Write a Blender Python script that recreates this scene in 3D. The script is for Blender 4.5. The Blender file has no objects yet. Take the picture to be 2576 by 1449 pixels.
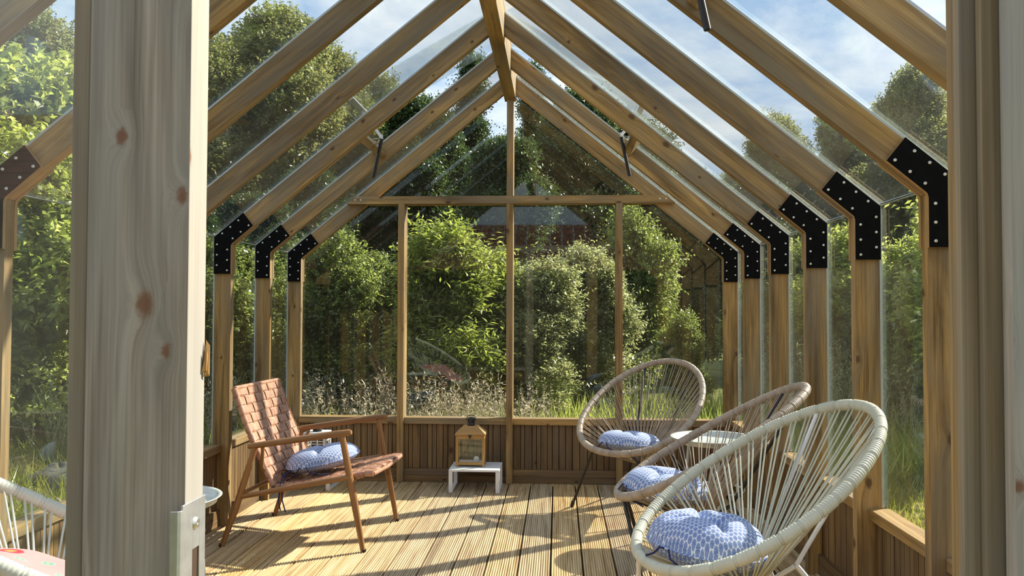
import bpy, math, random
import numpy as np
from mathutils import Vector, Matrix
random.seed(7)
S = bpy.context.scene
COL = S.collection
PI = math.pi

# ------------------------------------------------------------------ camera
CX, CH, YAW, PITCH, ROLL, FPX = 0.3404, 1.2, 0.0568, 0.0271, -0.003, 2035.4
cy, sn, cp, sp = math.cos(YAW), math.sin(YAW), math.cos(PITCH), math.sin(PITCH)
RT = Vector((cy, sn, 0)); FW = Vector((-sn*cp, cy*cp, sp)); UP = Vector((sn*sp, -cy*sp, cp))
cr, sr = math.cos(ROLL), math.sin(ROLL)
camd = bpy.data.cameras.new('camera'); cam = bpy.data.objects.new('camera', camd); COL.objects.link(cam)
camd.sensor_width = 36.0; camd.lens = 36.0*FPX/2576.0; camd.clip_start = 0.02; camd.clip_end = 400
rx = RT*cr + UP*sr * 1.0
ry = -RT*sr*1.0 + UP*cr
# image x = u cr - v sr, image y(down) = u sr + v cr with u right, v down
rx = RT*cr - UP*sr
ry = RT*sr + UP*cr
ry, rx = ry, rx
M = Matrix((rx, ry, -FW)).transposed().to_4x4(); M.translation = Vector((CX, 0, CH))
cam.matrix_world = M
S.camera = cam

def at(px, py, Y):
    """world point at depth Y seen at photo position (px, py)"""
    u0, v0 = px-1288, py-724.5
    u = u0*cr + v0*sr; v = -u0*sr + v0*cr
    d = RT*u/FPX - UP*v/FPX + FW
    return Vector((CX, 0, CH)) + d*(Y/d.y)

# ------------------------------------------------------------------ tags
def tag(o, label=None, cat=None, group=None, kind=None):
    if label: o['label'] = label
    if cat: o['category'] = cat
    if group: o['group'] = group
    if kind: o['kind'] = kind
    return o

def empty(name, loc=(0, 0, 0), rz=0.0, label=None, cat=None, group=None, kind=None, parent=None):
    o = bpy.data.objects.new(name, None); COL.objects.link(o)
    o.location = loc; o.rotation_euler = (0, 0, rz); o.empty_display_size = .1
    if parent: o.parent = parent
    return tag(o, label, cat, group, kind)

def kids(o): return [c for c in bpy.data.objects if c.parent == o]

def copy_tree(o, parent=None):
    c = o.copy(); COL.objects.link(c)
    c.parent = parent
    for ch in list(o.children): copy_tree(ch, c)
    return c

# ------------------------------------------------------------------ mesh builder
class MB:
    def __init__(s): s.v = []; s.f = []; s.m = []; s.s = []
    def add(s, verts, faces, mat=0, smooth=False):
        b = len(s.v); s.v += [tuple(p) for p in verts]
        for f in faces:
            s.f.append(tuple(i+b for i in f)); s.m.append(mat); s.s.append(smooth)
        return s
    def box(s, x0, x1, y0, y1, z0, z1, mat=0):
        v = [(x, y, z) for z in (z0, z1) for y in (y0, y1) for x in (x0, x1)]
        return s.add(v, [(0,2,3,1),(4,5,7,6),(0,1,5,4),(2,6,7,3),(0,4,6,2),(1,3,7,5)], mat)
    def obox(s, c, ax, ay, az, mat=0):
        """oriented box: centre c, half-axis vectors"""
        c, ax, ay, az = map(Vector, (c, ax, ay, az))
        v = [c + ax*i + ay*j + az*k for k in (-1, 1) for j in (-1, 1) for i in (-1, 1)]
        f = [(0,2,3,1),(4,5,7,6),(0,1,5,4),(2,6,7,3),(0,4,6,2),(1,3,7,5)]
        if ax.cross(ay).dot(az) < 0: f = [q[::-1] for q in f]
        return s.add(v, f, mat)
    def prism_xz(s, poly, y0, y1, mat=0, side=None, front=None):
        n = len(poly)
        a = sum(poly[i][0]*poly[(i+1) % n][1]-poly[(i+1) % n][0]*poly[i][1] for i in range(n))
        if a < 0: poly = poly[::-1]
        v = [(x, y0, z) for x, z in poly] + [(x, y1, z) for x, z in poly]
        s.add(v, [tuple(range(n))], mat if front is None else front)
        s.add(v, [tuple(range(2*n-1, n-1, -1))], mat)
        s.add(v, [(i, i+n, (i+1) % n+n, (i+1) % n) for i in range(n)], mat if side is None else side)
        return s
    def prism(s, poly, axis, mat=0):
        """poly: 3D planar points, extruded by vector axis"""
        n = len(poly); ax = Vector(axis); P = [Vector(p) for p in poly]
        v = P + [p+ax for p in P]
        nr = sum(((P[i]).cross(P[(i+1) % n]) for i in range(n)), Vector())
        f = [tuple(range(n)), tuple(range(2*n-1, n-1, -1))] + [(i, i+n, (i+1) % n+n, (i+1) % n) for i in range(n)]
        if nr.dot(ax) > 0: f = [q[::-1] for q in f]
        return s.add(v, f, mat)
    def tube(s, pts, r, n=10, mat=0, closed=False, caps=True, smooth=True, flat=1.0):
        P = [Vector(p) for p in pts]; m = len(P)
        R = [r]*m if not hasattr(r, '__len__') else list(r)
        T = []
        for i in range(m):
            a = P[(i+1) % m] if (closed or i < m-1) else P[i]
            b = P[(i-1) % m] if (closed or i > 0) else P[i]
            T.append((a-b).normalized())
        ref = Vector((0, 0, 1)) if abs(T[0].z) < .9 else Vector((1, 0, 0))
        N = (ref - T[0]*ref.dot(T[0])).normalized()
        b0 = len(s.v); vs = []
        for i in range(m):
            N = (N - T[i]*N.dot(T[i])).normalized(); B = T[i].cross(N)
            for k in range(n):
                a = 2*PI*k/n
                vs.append(P[i] + (N*math.cos(a)*flat + B*math.sin(a))*R[i])
        fs = []
        for i in range(m if closed else m-1):
            j = (i+1) % m
            for k in range(n):
                l = (k+1) % n
                fs.append((i*n+k, i*n+l, j*n+l, j*n+k))
        s.add(vs, fs, mat, smooth)
        if caps and not closed:
            s.add([vs[k] for k in range(n)], [tuple(range(n-1, -1, -1))], mat)
            s.add([vs[(m-1)*n+k] for k in range(n)], [tuple(range(n))], mat)
        return s
    def lathe(s, prof, n=32, c=(0, 0, 0), mat=0, smooth=True):
        c = Vector(c); vs = []; m = len(prof)
        for r, z in prof:
            for k in range(n):
                a = 2*PI*k/n; vs.append(c+Vector((r*math.cos(a), r*math.sin(a), z)))
        fs = [(i*n+k, i*n+(k+1) % n, (i+1)*n+(k+1) % n, (i+1)*n+k) for i in range(m-1) for k in range(n)]
        return s.add(vs, fs, mat, smooth)
    def ball(s, c, r, n=12, mat=0, sz=1.0):
        pr = [(r*math.sin(PI*i/n), -r*math.cos(PI*i/n)*sz) for i in range(n+1)]
        return s.lathe(pr, max(10, n), c, mat)
    def build(s, name, mats, parent=None, grain=None, bevel=0.0, loc=None, rot=None):
        me = bpy.data.meshes.new(name)
        me.from_pydata(s.v, [], s.f)
        if not isinstance(mats, (list, tuple)): mats = [mats]
        for m in mats: me.materials.append(m)
        me.polygons.foreach_set('material_index', s.m)
        me.polygons.foreach_set('use_smooth', s.s)
        me.update()
        if grain is not None: wood_uv(me, Vector(grain))
        o = bpy.data.objects.new(name, me); COL.objects.link(o)
        if parent: o.parent = parent
        if loc: o.location = loc
        if rot: o.rotation_euler = rot
        if bevel:
            b = o.modifiers.new('edge', 'BEVEL'); b.width = bevel; b.segments = 2; b.limit_method = 'ANGLE'
            b.angle_limit = .6; b.harden_normals = False
        return o

def wood_uv(me, g):
    g = g.normalized(); uv = me.uv_layers.new(name='grain')
    off = Vector((random.uniform(0, 40), random.uniform(0, 40)))
    for p in me.polygons:
        n = p.normal
        if abs(n.dot(g)) > .8:
            t = n.orthogonal().normalized(); q = n.cross(t)
            for li in p.loop_indices:
                co = me.vertices[me.loops[li].vertex_index].co
                uv.data[li].uv = (off.x + co.dot(t)*.15, off.y + co.dot(q))
        else:
            t = n.cross(g).normalized()
            o2 = round(n.x*2+n.y*3+n.z*5, 1)*.21
            for li in p.loop_indices:
                co = me.vertices[me.loops[li].vertex_index].co
                uv.data[li].uv = (off.x + co.dot(g), off.y + o2 + co.dot(t))

# ------------------------------------------------------------------ materials
class NT:
    def __init__(s, name):
        s.mat = bpy.data.materials.new(name); s.mat.use_nodes = True
        s.t = s.mat.node_tree; s.t.nodes.clear()
        s.out = s.n('ShaderNodeOutputMaterial')
    def n(s, typ, **kw):
        nd = s.t.nodes.new(typ)
        for k, v in kw.items():
            if k.startswith('i_'):
                key = k[2:]; key = int(key) if key.isdigit() else key.replace('_', ' ')
                s.set(nd.inputs[key], v)
            else: setattr(nd, k, v)
        return nd
    def set(s, sock, v):
        if hasattr(v, 'is_output') or isinstance(v, bpy.types.NodeSocket): s.t.links.new(v, sock)
        else: sock.default_value = v
    def math(s, op, a, b=None, c=None, clamp=False):
        nd = s.n('ShaderNodeMath', operation=op, use_clamp=clamp)
        s.set(nd.inputs[0], a)
        if b is not None: s.set(nd.inputs[1], b)
        if c is not None: s.set(nd.inputs[2], c)
        return nd.outputs[0]
    def mix(s, f, a, b, mode='MIX'):
        nd = s.n('ShaderNodeMix', data_type='RGBA', blend_type=mode)
        s.set(nd.inputs[0], f); s.set(nd.inputs[6], a); s.set(nd.inputs[7], b)
        return nd.outputs[2]
    def ramp(s, f, stops, interp='LINEAR'):
        nd = s.n('ShaderNodeValToRGB'); s.set(nd.inputs[0], f); cr_ = nd.color_ramp
        cr_.interpolation = interp
        while len(cr_.elements) < len(stops): cr_.elements.new(.5)
        for e, (p, c) in zip(cr_.elements, stops):
            e.position = p; e.color = (*c, 1) if len(c) == 3 else c
        return nd.outputs[0]
    def noise(s, vec, scale, detail=3, rough=.5, dim='3D', dist=0.0):
        nd = s.n('ShaderNodeTexNoise', noise_dimensions=dim)
        if vec is not None: s.set(nd.inputs['Vector'], vec)
        nd.inputs['Scale'].default_value = scale; nd.inputs['Detail'].default_value = detail
        nd.inputs['Roughness'].default_value = rough; nd.inputs['Distortion'].default_value = dist
        return nd.outputs[0]
    def scale(s, vec, sc):
        nd = s.n('ShaderNodeMapping'); s.set(nd.inputs[0], vec); nd.inputs['Scale'].default_value = sc
        return nd.outputs[0]
    def bsdf(s, col, rough=.6, spec=.5, metal=0.0, bump=None, bstr=.2, bdist=.002, **kw):
        p = s.n('ShaderNodeBsdfPrincipled'); s.set(p.inputs['Base Color'], col if not isinstance(col, tuple) else (*col, 1))
        s.set(p.inputs['Roughness'], rough); s.set(p.inputs['Metallic'], metal)
        p.inputs['Specular IOR Level'].default_value = spec
        if bump is not None:
            b = s.n('ShaderNodeBump'); b.inputs['Strength'].default_value = bstr; b.inputs['Distance'].default_value = bdist
            s.set(b.inputs['Height'], bump); s.t.links.new(b.outputs[0], p.inputs['Normal'])
        return p
    def done(s, shader):
        s.t.links.new(shader.outputs[0], s.out.inputs[0]); return s.mat

def plain(name, col, rough=.5, spec=.5, metal=0.0, var=.08, vscale=20):
    t = NT(name); tc = t.n('ShaderNodeTexCoord')
    nz = t.noise(tc.outputs['Object'], vscale, 4)
    dark = tuple(c*(1-var*2) for c in col); light = tuple(min(1, c*(1+var)) for c in col)
    c = t.ramp(nz, [(.3, dark), (.7, light)])
    return t.done(t.bsdf(c, rough, spec, metal))

def wood(name, stops, knot_col, weather=None, knots=1.0, rough=.62, vary=.35, fine=1.0, blotch=.35, ks=1.0, cell=(3.2, 8.0)):
    t = NT(name)
    uv = t.n('ShaderNodeUVMap', uv_map='grain').outputs[0]
    info = t.n('ShaderNodeObjectInfo')
    sep = t.n('ShaderNodeSeparateXYZ'); t.set(sep.inputs[0], uv)
    off = t.math('MULTIPLY', info.outputs['Random'], 37.0)
    u = t.math('ADD', sep.outputs[0], off); v = t.math('ADD', sep.outputs[1], t.math('MULTIPLY', off, .61))
    cb = t.n('ShaderNodeCombineXYZ'); t.set(cb.inputs[0], u); t.set(cb.inputs[1], v)
    # knots
    vo = t.n('ShaderNodeTexVoronoi', voronoi_dimensions='2D', feature='F1')
    t.set(vo.inputs['Vector'], t.scale(cb.outputs[0], (*cell, 1))); vo.inputs['Scale'].default_value = 1.0
    vo.inputs['Randomness'].default_value = .9
    # real distance to the knot centre, cell space is anisotropic
    dsub = t.n('ShaderNodeVectorMath', operation='SUBTRACT')
    t.set(dsub.inputs[0], t.scale(cb.outputs[0], (*cell, 1))); t.set(dsub.inputs[1], vo.outputs['Position'])
    dreal = t.n('ShaderNodeVectorMath', operation='LENGTH'); t.set(dreal.inputs[0], t.scale(dsub.outputs[0], (.62/cell[0]/ks, 1/cell[1]/ks, 1)))
    wob = t.math('MULTIPLY', t.math('SUBTRACT', t.noise(cb.outputs[0], 70/ks, 4, .65), .5), .014)
    ksz = t.n('ShaderNodeSeparateColor'); t.set(ksz.inputs[0], vo.outputs['Color'])
    d = t.math('MULTIPLY', t.math('ADD', dreal.outputs['Value'], wob), t.math('ADD', .75, ksz.outputs[1]))
    has = t.math('GREATER_THAN', ksz.outputs[0], 1-.62*knots)
    near = t.math('MULTIPLY', has, t.math('POWER', 2.718, t.math('MULTIPLY', t.math('MULTIPLY', d, d), -1/(.024**2))))
    # grain bends around knots
    vb = t.math('ADD', v, t.math('MULTIPLY', near, .02*ks))
    cg = t.n('ShaderNodeCombineXYZ'); t.set(cg.inputs[0], u); t.set(cg.inputs[1], vb)
    g1 = t.noise(t.scale(cg.outputs[0], (1.1*fine, 40*fine, 1)), 1.0, 4, .62, dist=.5)
    g2 = t.noise(t.scale(cg.outputs[0], (3.2*fine, 260*fine, 1)), 1.0, 3, .65)
    g3 = t.noise(t.scale(cg.outputs[0], (.9, 7, 1)), 1.0, 5, .6, dist=.8)
    g = t.math('ADD', t.math('MULTIPLY', g1, .50), t.math('ADD', t.math('MULTIPLY', g2, .36), t.math('MULTIPLY', g3, .14)))
    col = t.ramp(g, stops)
    bl = t.ramp(g3, [(.38, (.40, .39, .38)), (.56, (1.06, 1.04, 1.0))])
    col = t.mix(blotch, col, t.mix(1.0, col, bl, 'MULTIPLY'))
    # per-piece tone
    tone = t.math('ADD', 1-vary*.5, t.math('MULTIPLY', info.outputs['Random'], vary))
    hs = t.n('ShaderNodeHueSaturation'); t.set(hs.inputs['Value'], tone); t.set(hs.inputs['Color'], col)
    col = hs.outputs[0]
    if weather:
        w = t.noise(t.scale(cg.outputs[0], (1.2, 5, 1)), 1.0, 4, .65, dist=.5)
        col = t.mix(t.ramp(w, [(.40, (0, 0, 0)), (.66, (1, 1, 1))]), col, t.mix(.8, col, (*weather, 1)))
    ring = t.math('MULTIPLY', has, t.ramp(d, [(.005, (1, 1, 1)), (.0095, (.75, .75, .75)), (.0125, (0, 0, 0))]))
    col = t.mix(t.math('MULTIPLY', ring, .85), col, (*knot_col, 1))
    p = t.bsdf(col, rough, .35, bump=g, bstr=.25, bdist=.0015)
    return t.done(p)

GOLD = [(.34, (.10, .054, .017)), (.45, (.30, .178, .058)), (.54, (.45, .285, .10)), (.68, (.58, .395, .165))]
M_FRAME = wood('stained_pine', GOLD, (.07, .032, .012), weather=(.22, .185, .13), knots=.62, blotch=.85, cell=(4.2, 9.0))
M_CLAD = wood('stained_cladding', [(.34, (.06, .032, .012)), (.46, (.165, .094, .036)), (.55, (.245, .15, .06)), (.68, (.34, .225, .10))], (.05, .022, .01), weather=(.17, .125, .08), knots=.55, vary=.4, blotch=.6)
M_GREY = wood('weathered_pine', [(.34, (.25, .19, .13)), (.45, (.42, .34, .25)), (.54, (.55, .46, .355)), (.68, (.66, .575, .46))], (.20, .075, .025), weather=(.33, .325, .30), knots=1.0, vary=.06, fine=1.25, blotch=.8, ks=.62, cell=(6.0, 17.0))
M_GREY2 = wood('weathered_trim', [(.34, (.17, .115, .055)), (.46, (.28, .20, .11)), (.55, (.36, .27, .16)), (.68, (.44, .34, .22))], (.10, .05, .03), weather=(.20, .19, .165), knots=.3, vary=.15, fine=.7)
M_TEAK = wood('oiled_teak', [(.3, (.18, .08, .028)), (.48, (.29, .14, .05)), (.6, (.36, .19, .075)), (.75, (.42, .24, .10))], (.12, .05, .02), knots=.02, rough=.45, vary=.1, fine=1.6)
M_LANT = wood('pale_acacia', [(.3, (.27, .13, .035)), (.48, (.42, .23, .07)), (.6, (.52, .31, .11)), (.75, (.6, .4, .16))], (.2, .09, .03), knots=.05, rough=.55, vary=.08, fine=1.6)

def deck_mat():
    t = NT('ribbed_deck_pine'); tc = t.n('ShaderNodeTexCoord'); sep = t.n('ShaderNodeSeparateXYZ'); t.set(sep.inputs[0], tc.outputs['Object'])
    b = t.math('FLOOR', t.math('DIVIDE', t.math('SUBTRACT', sep.outputs[0], .004), .1515))
    wn = t.n('ShaderNodeTexWhiteNoise', noise_dimensions='1D'); t.set(wn.inputs['W'], b)
    cb = t.n('ShaderNodeCombineXYZ'); t.set(cb.inputs[0], t.math('MULTIPLY', sep.outputs[0], 60)); t.set(cb.inputs[1], t.math('ADD', t.math('MULTIPLY', sep.outputs[1], 1.6), t.math('MULTIPLY', b, 13.7)))
    g = t.noise(cb.outputs[0], 1.0, 4, .6, dist=.5)
    cb2 = t.n('ShaderNodeCombineXYZ'); t.set(cb2.inputs[0], t.math('MULTIPLY', sep.outputs[0], 12)); t.set(cb2.inputs[1], t.math('ADD', t.math('MULTIPLY', sep.outputs[1], 2.2), t.math('MULTIPLY', b, 5.3)))
    k = t.noise(cb2.outputs[0], 1.0, 4, .6, dist=1.2)
    col = t.ramp(g, [(.34, (.33, .21, .095)), (.48, (.52, .37, .19)), (.66, (.66, .51, .30))])
    col = t.mix(t.ramp(k, [(.58, (0, 0, 0)), (.72, (.55, .55, .55))]), col, (.45, .24, .085, 1))
    hs = t.n('ShaderNodeHueSaturation'); t.set(hs.inputs['Value'], t.math('ADD', .86, t.math('MULTIPLY', wn.outputs[0], .26))); t.set(hs.inputs['Color'], col)
    t.set(hs.inputs['Saturation'], t.math('ADD', .85, t.math('MULTIPLY', wn.outputs[0], .25)))
    return t.done(t.bsdf(hs.outputs[0], .65, .3, bump=g, bstr=.2, bdist=.001))
M_DECK = deck_mat()

def plate_mat():
    t = NT('black_film_plywood'); tc = t.n('ShaderNodeTexCoord')
    g = t.noise(tc.outputs['Object'], 900, 2)
    c = t.ramp(t.noise(tc.outputs['Object'], 30, 4), [(.35, (.004, .004, .0045)), (.75, (.008, .0075, .0075))])
    return t.done(t.bsdf(c, .65, .06, bump=g, bstr=.25, bdist=.0004))
M_PLATE = plate_mat()
M_PLY = plain('plywood_edge', (.42, .26, .12), .7, .3)
M_SCREW = plain('zinc_screw', (.72, .70, .66), .28, .5, .9)
M_ALU = plain('glazing_aluminium', (.50, .52, .50), .45, .5, .55, .05)
M_RUBBER = plain('black_rubber', (.012, .012, .012), .6)
M_STEEL = plain('brushed_steel', (.66, .67, .68), .4, .5, .85, .08, 60)
M_BLACK = plain('black_powder_coat', (.012, .011, .011), .42)
M_WHITE = plain('white_powder_coat', (.80, .80, .79), .4, .5, 0, .03)
M_TRAY = plain('pale_grey_enamel', (.52, .55, .52), .25, .5, 0, .04)
M_NAVY = plain('navy_cord', (.014, .018, .09), .8)
M_SOIL_SHADE = plain('dark_soil_gap_shade', (.045, .04, .025), .95, .1, 0, .3, 6)  # soil under the deck, painted gap shade behind the wall boards
M_CANDLE = plain('white_wax', (.85, .83, .78), .5)
M_PAPER = plain('white_paper', (.82, .80, .76), .8)

def glass_mat(name, dust_haze, tint=(.955, .975, .965), streak=1.0):  # veil amount: dust on roof and side panes, painted sky haze in front
    t = NT(name); tc = t.n('ShaderNodeTexCoord')
    lw = t.n('ShaderNodeLayerWeight'); lw.inputs['Blend'].default_value = .5
    fac = t.math('ADD', .035, t.math('MULTIPLY', .92, t.math('POWER', lw.outputs['Facing'], 5.0)), clamp=True)
    tr = t.n('ShaderNodeBsdfTransparent'); tr.inputs[0].default_value = (*tint, 1)
    gl = t.n('ShaderNodeBsdfGlossy'); gl.inputs['Roughness'].default_value = .02; gl.inputs['Color'].default_value = (.9, .95, .93, 1)
    m1 = t.n('ShaderNodeMixShader'); t.set(m1.inputs[0], fac); t.t.links.new(tr.outputs[0], m1.inputs[1]); t.t.links.new(gl.outputs[0], m1.inputs[2])
    nz = t.noise(tc.outputs['Object'], 4.5, 6, .7)
    sp_ = t.noise(tc.outputs['Object'], 60, 3, .6)
    df = t.math('MULTIPLY', dust_haze, t.math('ADD', t.ramp(nz, [(.3, (.25, .25, .25)), (.75, (1, 1, 1))]), t.math('MULTIPLY', streak, t.ramp(sp_, [(.62, (0, 0, 0)), (.75, (2, 2, 2))]))))
    di = t.n('ShaderNodeBsdfDiffuse'); di.inputs[0].default_value = (.72, .74, .70, 1)
    tl = t.n('ShaderNodeBsdfTranslucent'); tl.inputs[0].default_value = (.72, .74, .70, 1)
    ad = t.n('ShaderNodeMixShader'); ad.inputs[0].default_value = .6
    t.t.links.new(di.outputs[0], ad.inputs[1]); t.t.links.new(tl.outputs[0], ad.inputs[2])
    m2 = t.n('ShaderNodeMixShader'); t.set(m2.inputs[0], df); t.t.links.new(m1.outputs[0], m2.inputs[1]); t.t.links.new(ad.outputs[0], m2.inputs[2])
    return t.done(m2)
M_GLASS = glass_mat('clear_pane_glass', .004)
M_GLASS_ROOF = glass_mat('dusty_roof_glass', .024, streak=.35)
M_GLASS_SIDE = glass_mat('dusty_side_glass', .014, streak=.2)

def leather_mat():
    t = NT('tan_leather'); tc = t.n('ShaderNodeTexCoord')
    a = t.noise(tc.outputs['Object'], 26, 4, .6); b = t.noise(tc.outputs['Object'], 420, 2)
    c = t.ramp(a, [(.3, (.29, .135, .08)), (.55, (.44, .235, .15)), (.75, (.53, .31, .21))])
    return t.done(t.bsdf(c, .42, .5, bump=b, bstr=.25, bdist=.0006))
M_LEATHER = leather_mat()

def cord_mat(name, c0, c1):
    t = NT(name); tc = t.n('ShaderNodeTexCoord')
    a = t.noise(tc.outputs['Object'], 18, 4, .6)
    return t.done(t.bsdf(t.ramp(a, [(.3, c0), (.7, c1)]), .42, .5))
M_CORD_BROWN = cord_mat('taupe_resin_cord', (.29, .22, .155), (.44, .36, .27))
M_CORD_CREAM = cord_mat('cream_resin_cord', (.50, .49, .37), (.60, .59, .46))
M_CORD_WHITE = cord_mat('white_resin_cord', (.52, .52, .46), (.62, .62, .56))

def blue_fabric(name, ink=(.15, .225, .45), pale=(.68, .71, .78), sc=58.0):
    t = NT(name); tc = t.n('ShaderNodeTexCoord')
    uv = t.n('ShaderNodeUVMap', uv_map='cloth').outputs[0]
    # hexagonally packed round blossoms
    H = (.5, .8660254, 1.0)
    def cell(off):
        a = t.n('ShaderNodeVectorMath', operation='ADD'); t.set(a.inputs[0], t.scale(uv, (sc, sc, 0))); a.inputs[1].default_value = off
        w = t.n('ShaderNodeVectorMath', operation='WRAP'); t.set(w.inputs[0], a.outputs[0])
        w.inputs[1].default_value = H; w.inputs[2].default_value = (-H[0], -H[1], -H[2])
        q = t.n('ShaderNodeSeparateXYZ'); t.set(q.inputs[0], w.outputs[0])
        d2 = t.math('SQRT', t.math('ADD', t.math('MULTIPLY', q.outputs[0], q.outputs[0]), t.math('MULTIPLY', q.outputs[1], q.outputs[1])))
        return d2, t.math('ARCTAN2', q.outputs[1], q.outputs[0])
    d1, a1 = cell((0, 0, 0)); d2, a2 = cell((.5, .8660254, 0))
    first = t.math('LESS_THAN', d1, d2)
    dd = t.math('MINIMUM', d1, d2)
    ang = t.math('ADD', t.math('MULTIPLY', first, a1), t.math('MULTIPLY', t.math('SUBTRACT', 1.0, first), a2))
    pet = t.math('ABSOLUTE', t.math('SINE', t.math('MULTIPLY', ang, 5.0)))
    petals = t.math('MULTIPLY', t.math('LESS_THAN', pet, .32), t.math('GREATER_THAN', dd, .15))
    edge = t.math('GREATER_THAN', dd, .45)
    f = t.math('MAXIMUM', edge, t.math('MULTIPLY', petals, .7))
    c = t.mix(f, (*ink, 1), (*pale, 1))
    wv = t.noise(tc.outputs['Object'], 500, 1)
    p = t.bsdf(c, .85, .2, bump=wv, bstr=.2, bdist=.0006)
    return t.done(p)
M_BLUE = blue_fabric('blue_blossom_cotton')

def pink_fabric():
    t = NT('pink_floral_cotton'); uv = t.n('ShaderNodeUVMap', uv_map='cloth').outputs[0]
    base = (.62, .30, .31, 1)
    wv = t.n('ShaderNodeVectorMath', operation='ADD'); t.set(wv.inputs[0], uv)
    nz = t.n('ShaderNodeTexNoise'); t.set(nz.inputs['Vector'], uv); nz.inputs['Scale'].default_value = 22
    t.set(wv.inputs[1], t.scale(nz.outputs['Color'], (.025, .025, 0)))
    def flowers(sc, r, col0, col1, thr, seed, pet):
        add = t.n('ShaderNodeVectorMath', operation='ADD'); t.set(add.inputs[0], wv.outputs[0]); add.inputs[1].default_value = (seed, seed*.7, 0)
        vf = t.n('ShaderNodeTexVoronoi', voronoi_dimensions='2D', feature='F1'); t.set(vf.inputs['Vector'], add.outputs[0]); vf.inputs['Scale'].default_value = sc
        sub = t.n('ShaderNodeVectorMath', operation='SUBTRACT'); t.set(sub.inputs[0], t.scale(add.outputs[0], (sc, sc, sc))); t.set(sub.inputs[1], vf.outputs['Position'])
        s3 = t.n('ShaderNodeSeparateXYZ'); t.set(s3.inputs[0], sub.outputs[0])
        ang = t.math('ARCTAN2', s3.outputs[1], s3.outputs[0])
        rad = t.math('MULTIPLY', r, t.math('ADD', .7, t.math('MULTIPLY', .3, t.math('COSINE', t.math('MULTIPLY', ang, pet)))))
        sc_ = t.n('ShaderNodeSeparateColor'); t.set(sc_.inputs[0], vf.outputs['Color'])
        m = t.math('MULTIPLY', t.math('LESS_THAN', vf.outputs['Distance'], rad), t.math('GREATER_THAN', sc_.outputs[0], thr))
        c = t.ramp(t.math('DIVIDE', vf.outputs['Distance'], r), [(.05, (.75, .55, .12)), (.2, col0), (.55, col1), (.95, col0)])
        return m, c
    m1, c1 = flowers(5.5, .44, (.62, .02, .05), (.70, .11, .13), .12, 3.1, 5)
    m2, c2 = flowers(11, .34, (.10, .30, .30), (.40, .52, .47), .45, 7.7, 4)
    c = t.mix(m2, base, c2); c = t.mix(m1, c, c1)
    return t.done(t.bsdf(c, .85, .2))
M_PINK = pink_fabric()

def leaf_mat(name, stops, trans=.58, rough=.30, spec=.7):
    t = NT(name)
    a = t.n('ShaderNodeAttribute', attribute_name='tint').outputs['Fac']
    c = t.ramp(a, stops)
    d = t.n('ShaderNodeBsdfPrincipled'); t.set(d.inputs['Base Color'], c); d.inputs['Roughness'].default_value = rough
    d.inputs['Specular IOR Level'].default_value = spec
    hs = t.n('ShaderNodeHueSaturation'); t.set(hs.inputs['Color'], c); hs.inputs['Saturation'].default_value = 1.15; hs.inputs['Value'].default_value = 2.1; hs.inputs['Hue'].default_value = .492
    tl = t.n('ShaderNodeBsdfTranslucent'); t.set(tl.inputs[0], hs.outputs[0])
    m = t.n('ShaderNodeMixShader'); m.inputs[0].default_value = trans
    t.t.links.new(d.outputs[0], m.inputs[1]); t.t.links.new(tl.outputs[0], m.inputs[2])
    return t.done(m)
L_BRIGHT = leaf_mat('bright_willow_leaf', [(0, (.10, .135, .03)), (.5, (.175, .215, .058)), (1, (.27, .30, .11))])
L_ROUND = leaf_mat('mid_green_leaf', [(0, (.075, .105, .03)), (.5, (.135, .17, .055)), (1, (.23, .26, .11))])
L_PALE = leaf_mat('silvery_leaf', [(0, (.11, .13, .05)), (.5, (.20, .22, .10)), (1, (.34, .35, .21))])
L_OLIVE = leaf_mat('olive_tree_leaf', [(0, (.085, .10, .034)), (.5, (.15, .165, .066)), (1, (.24, .25, .125))])
L_DARK = leaf_mat('dark_forest_leaf', [(0, (.022, .04, .014)), (.6, (.045, .075, .025)), (1, (.11, .15, .06))], .4)
L_BROAD = leaf_mat('broad_bright_leaf', [(0, (.14, .18, .045)), (.5, (.235, .275, .085)), (1, (.36, .38, .16))], .62)
L_GRASS = leaf_mat('meadow_blade', [(0, (.12, .15, .025)), (.5, (.21, .22, .05)), (1, (.34, .32, .11))], .45)
L_DRY = leaf_mat('dry_seed_stalk', [(0, (.11, .10, .055)), (.5, (.25, .22, .145)), (1, (.42, .385, .29))], .35)
L_WEED = leaf_mat('grey_green_weed', [(0, (.14, .165, .07)), (.5, (.25, .27, .14)), (1, (.42, .42, .29))], .5)
M_BARK = plain('rough_bark', (.06, .05, .035), .9, .2, 0, .35, 12)
M_BARK_PALE = plain('pale_branch', (.28, .25, .18), .85, .2, 0, .25, 20)
M_STONE = plain('grey_fieldstone', (.15, .15, .13), .9, .2, 0, .3, 9)

# ------------------------------------------------------------------ greenhouse shell
D, SP = 5.633, 0.617
W, WO, ZI, ZO, ZB, ZR, SL, TA = 1.4811, 1.5736, 1.561, 1.602, 1.3961, 2.7546, .8059, .1656
LN = math.hypot(1, SL); UX, UZ = -1/LN, SL/LN; TH = WO-W
RB0, RB1 = -.0375, .0435
def zin(x): return ZR - SL*abs(x)
def zout(x): return ZO + SL*(WO-abs(x))
FY = [D-SP*k for k in range(7)]

def plate_poly(s):
    ti = (W+UX*TA, ZI+UZ*TA); to = (ti[0]+UZ*TH, ti[1]-UX*TH)
    r = .012
    p = [(W-.003, ZB), (W-.003, ZI-r), (W-.003+UX*r*.35, ZI-.001+UZ*r*.25), (W+UX*r-.002, ZI+UZ*r-.001), ti, to, (WO, ZO), (WO, ZB)]
    return [(s*x, z) for x, z in p]

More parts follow.
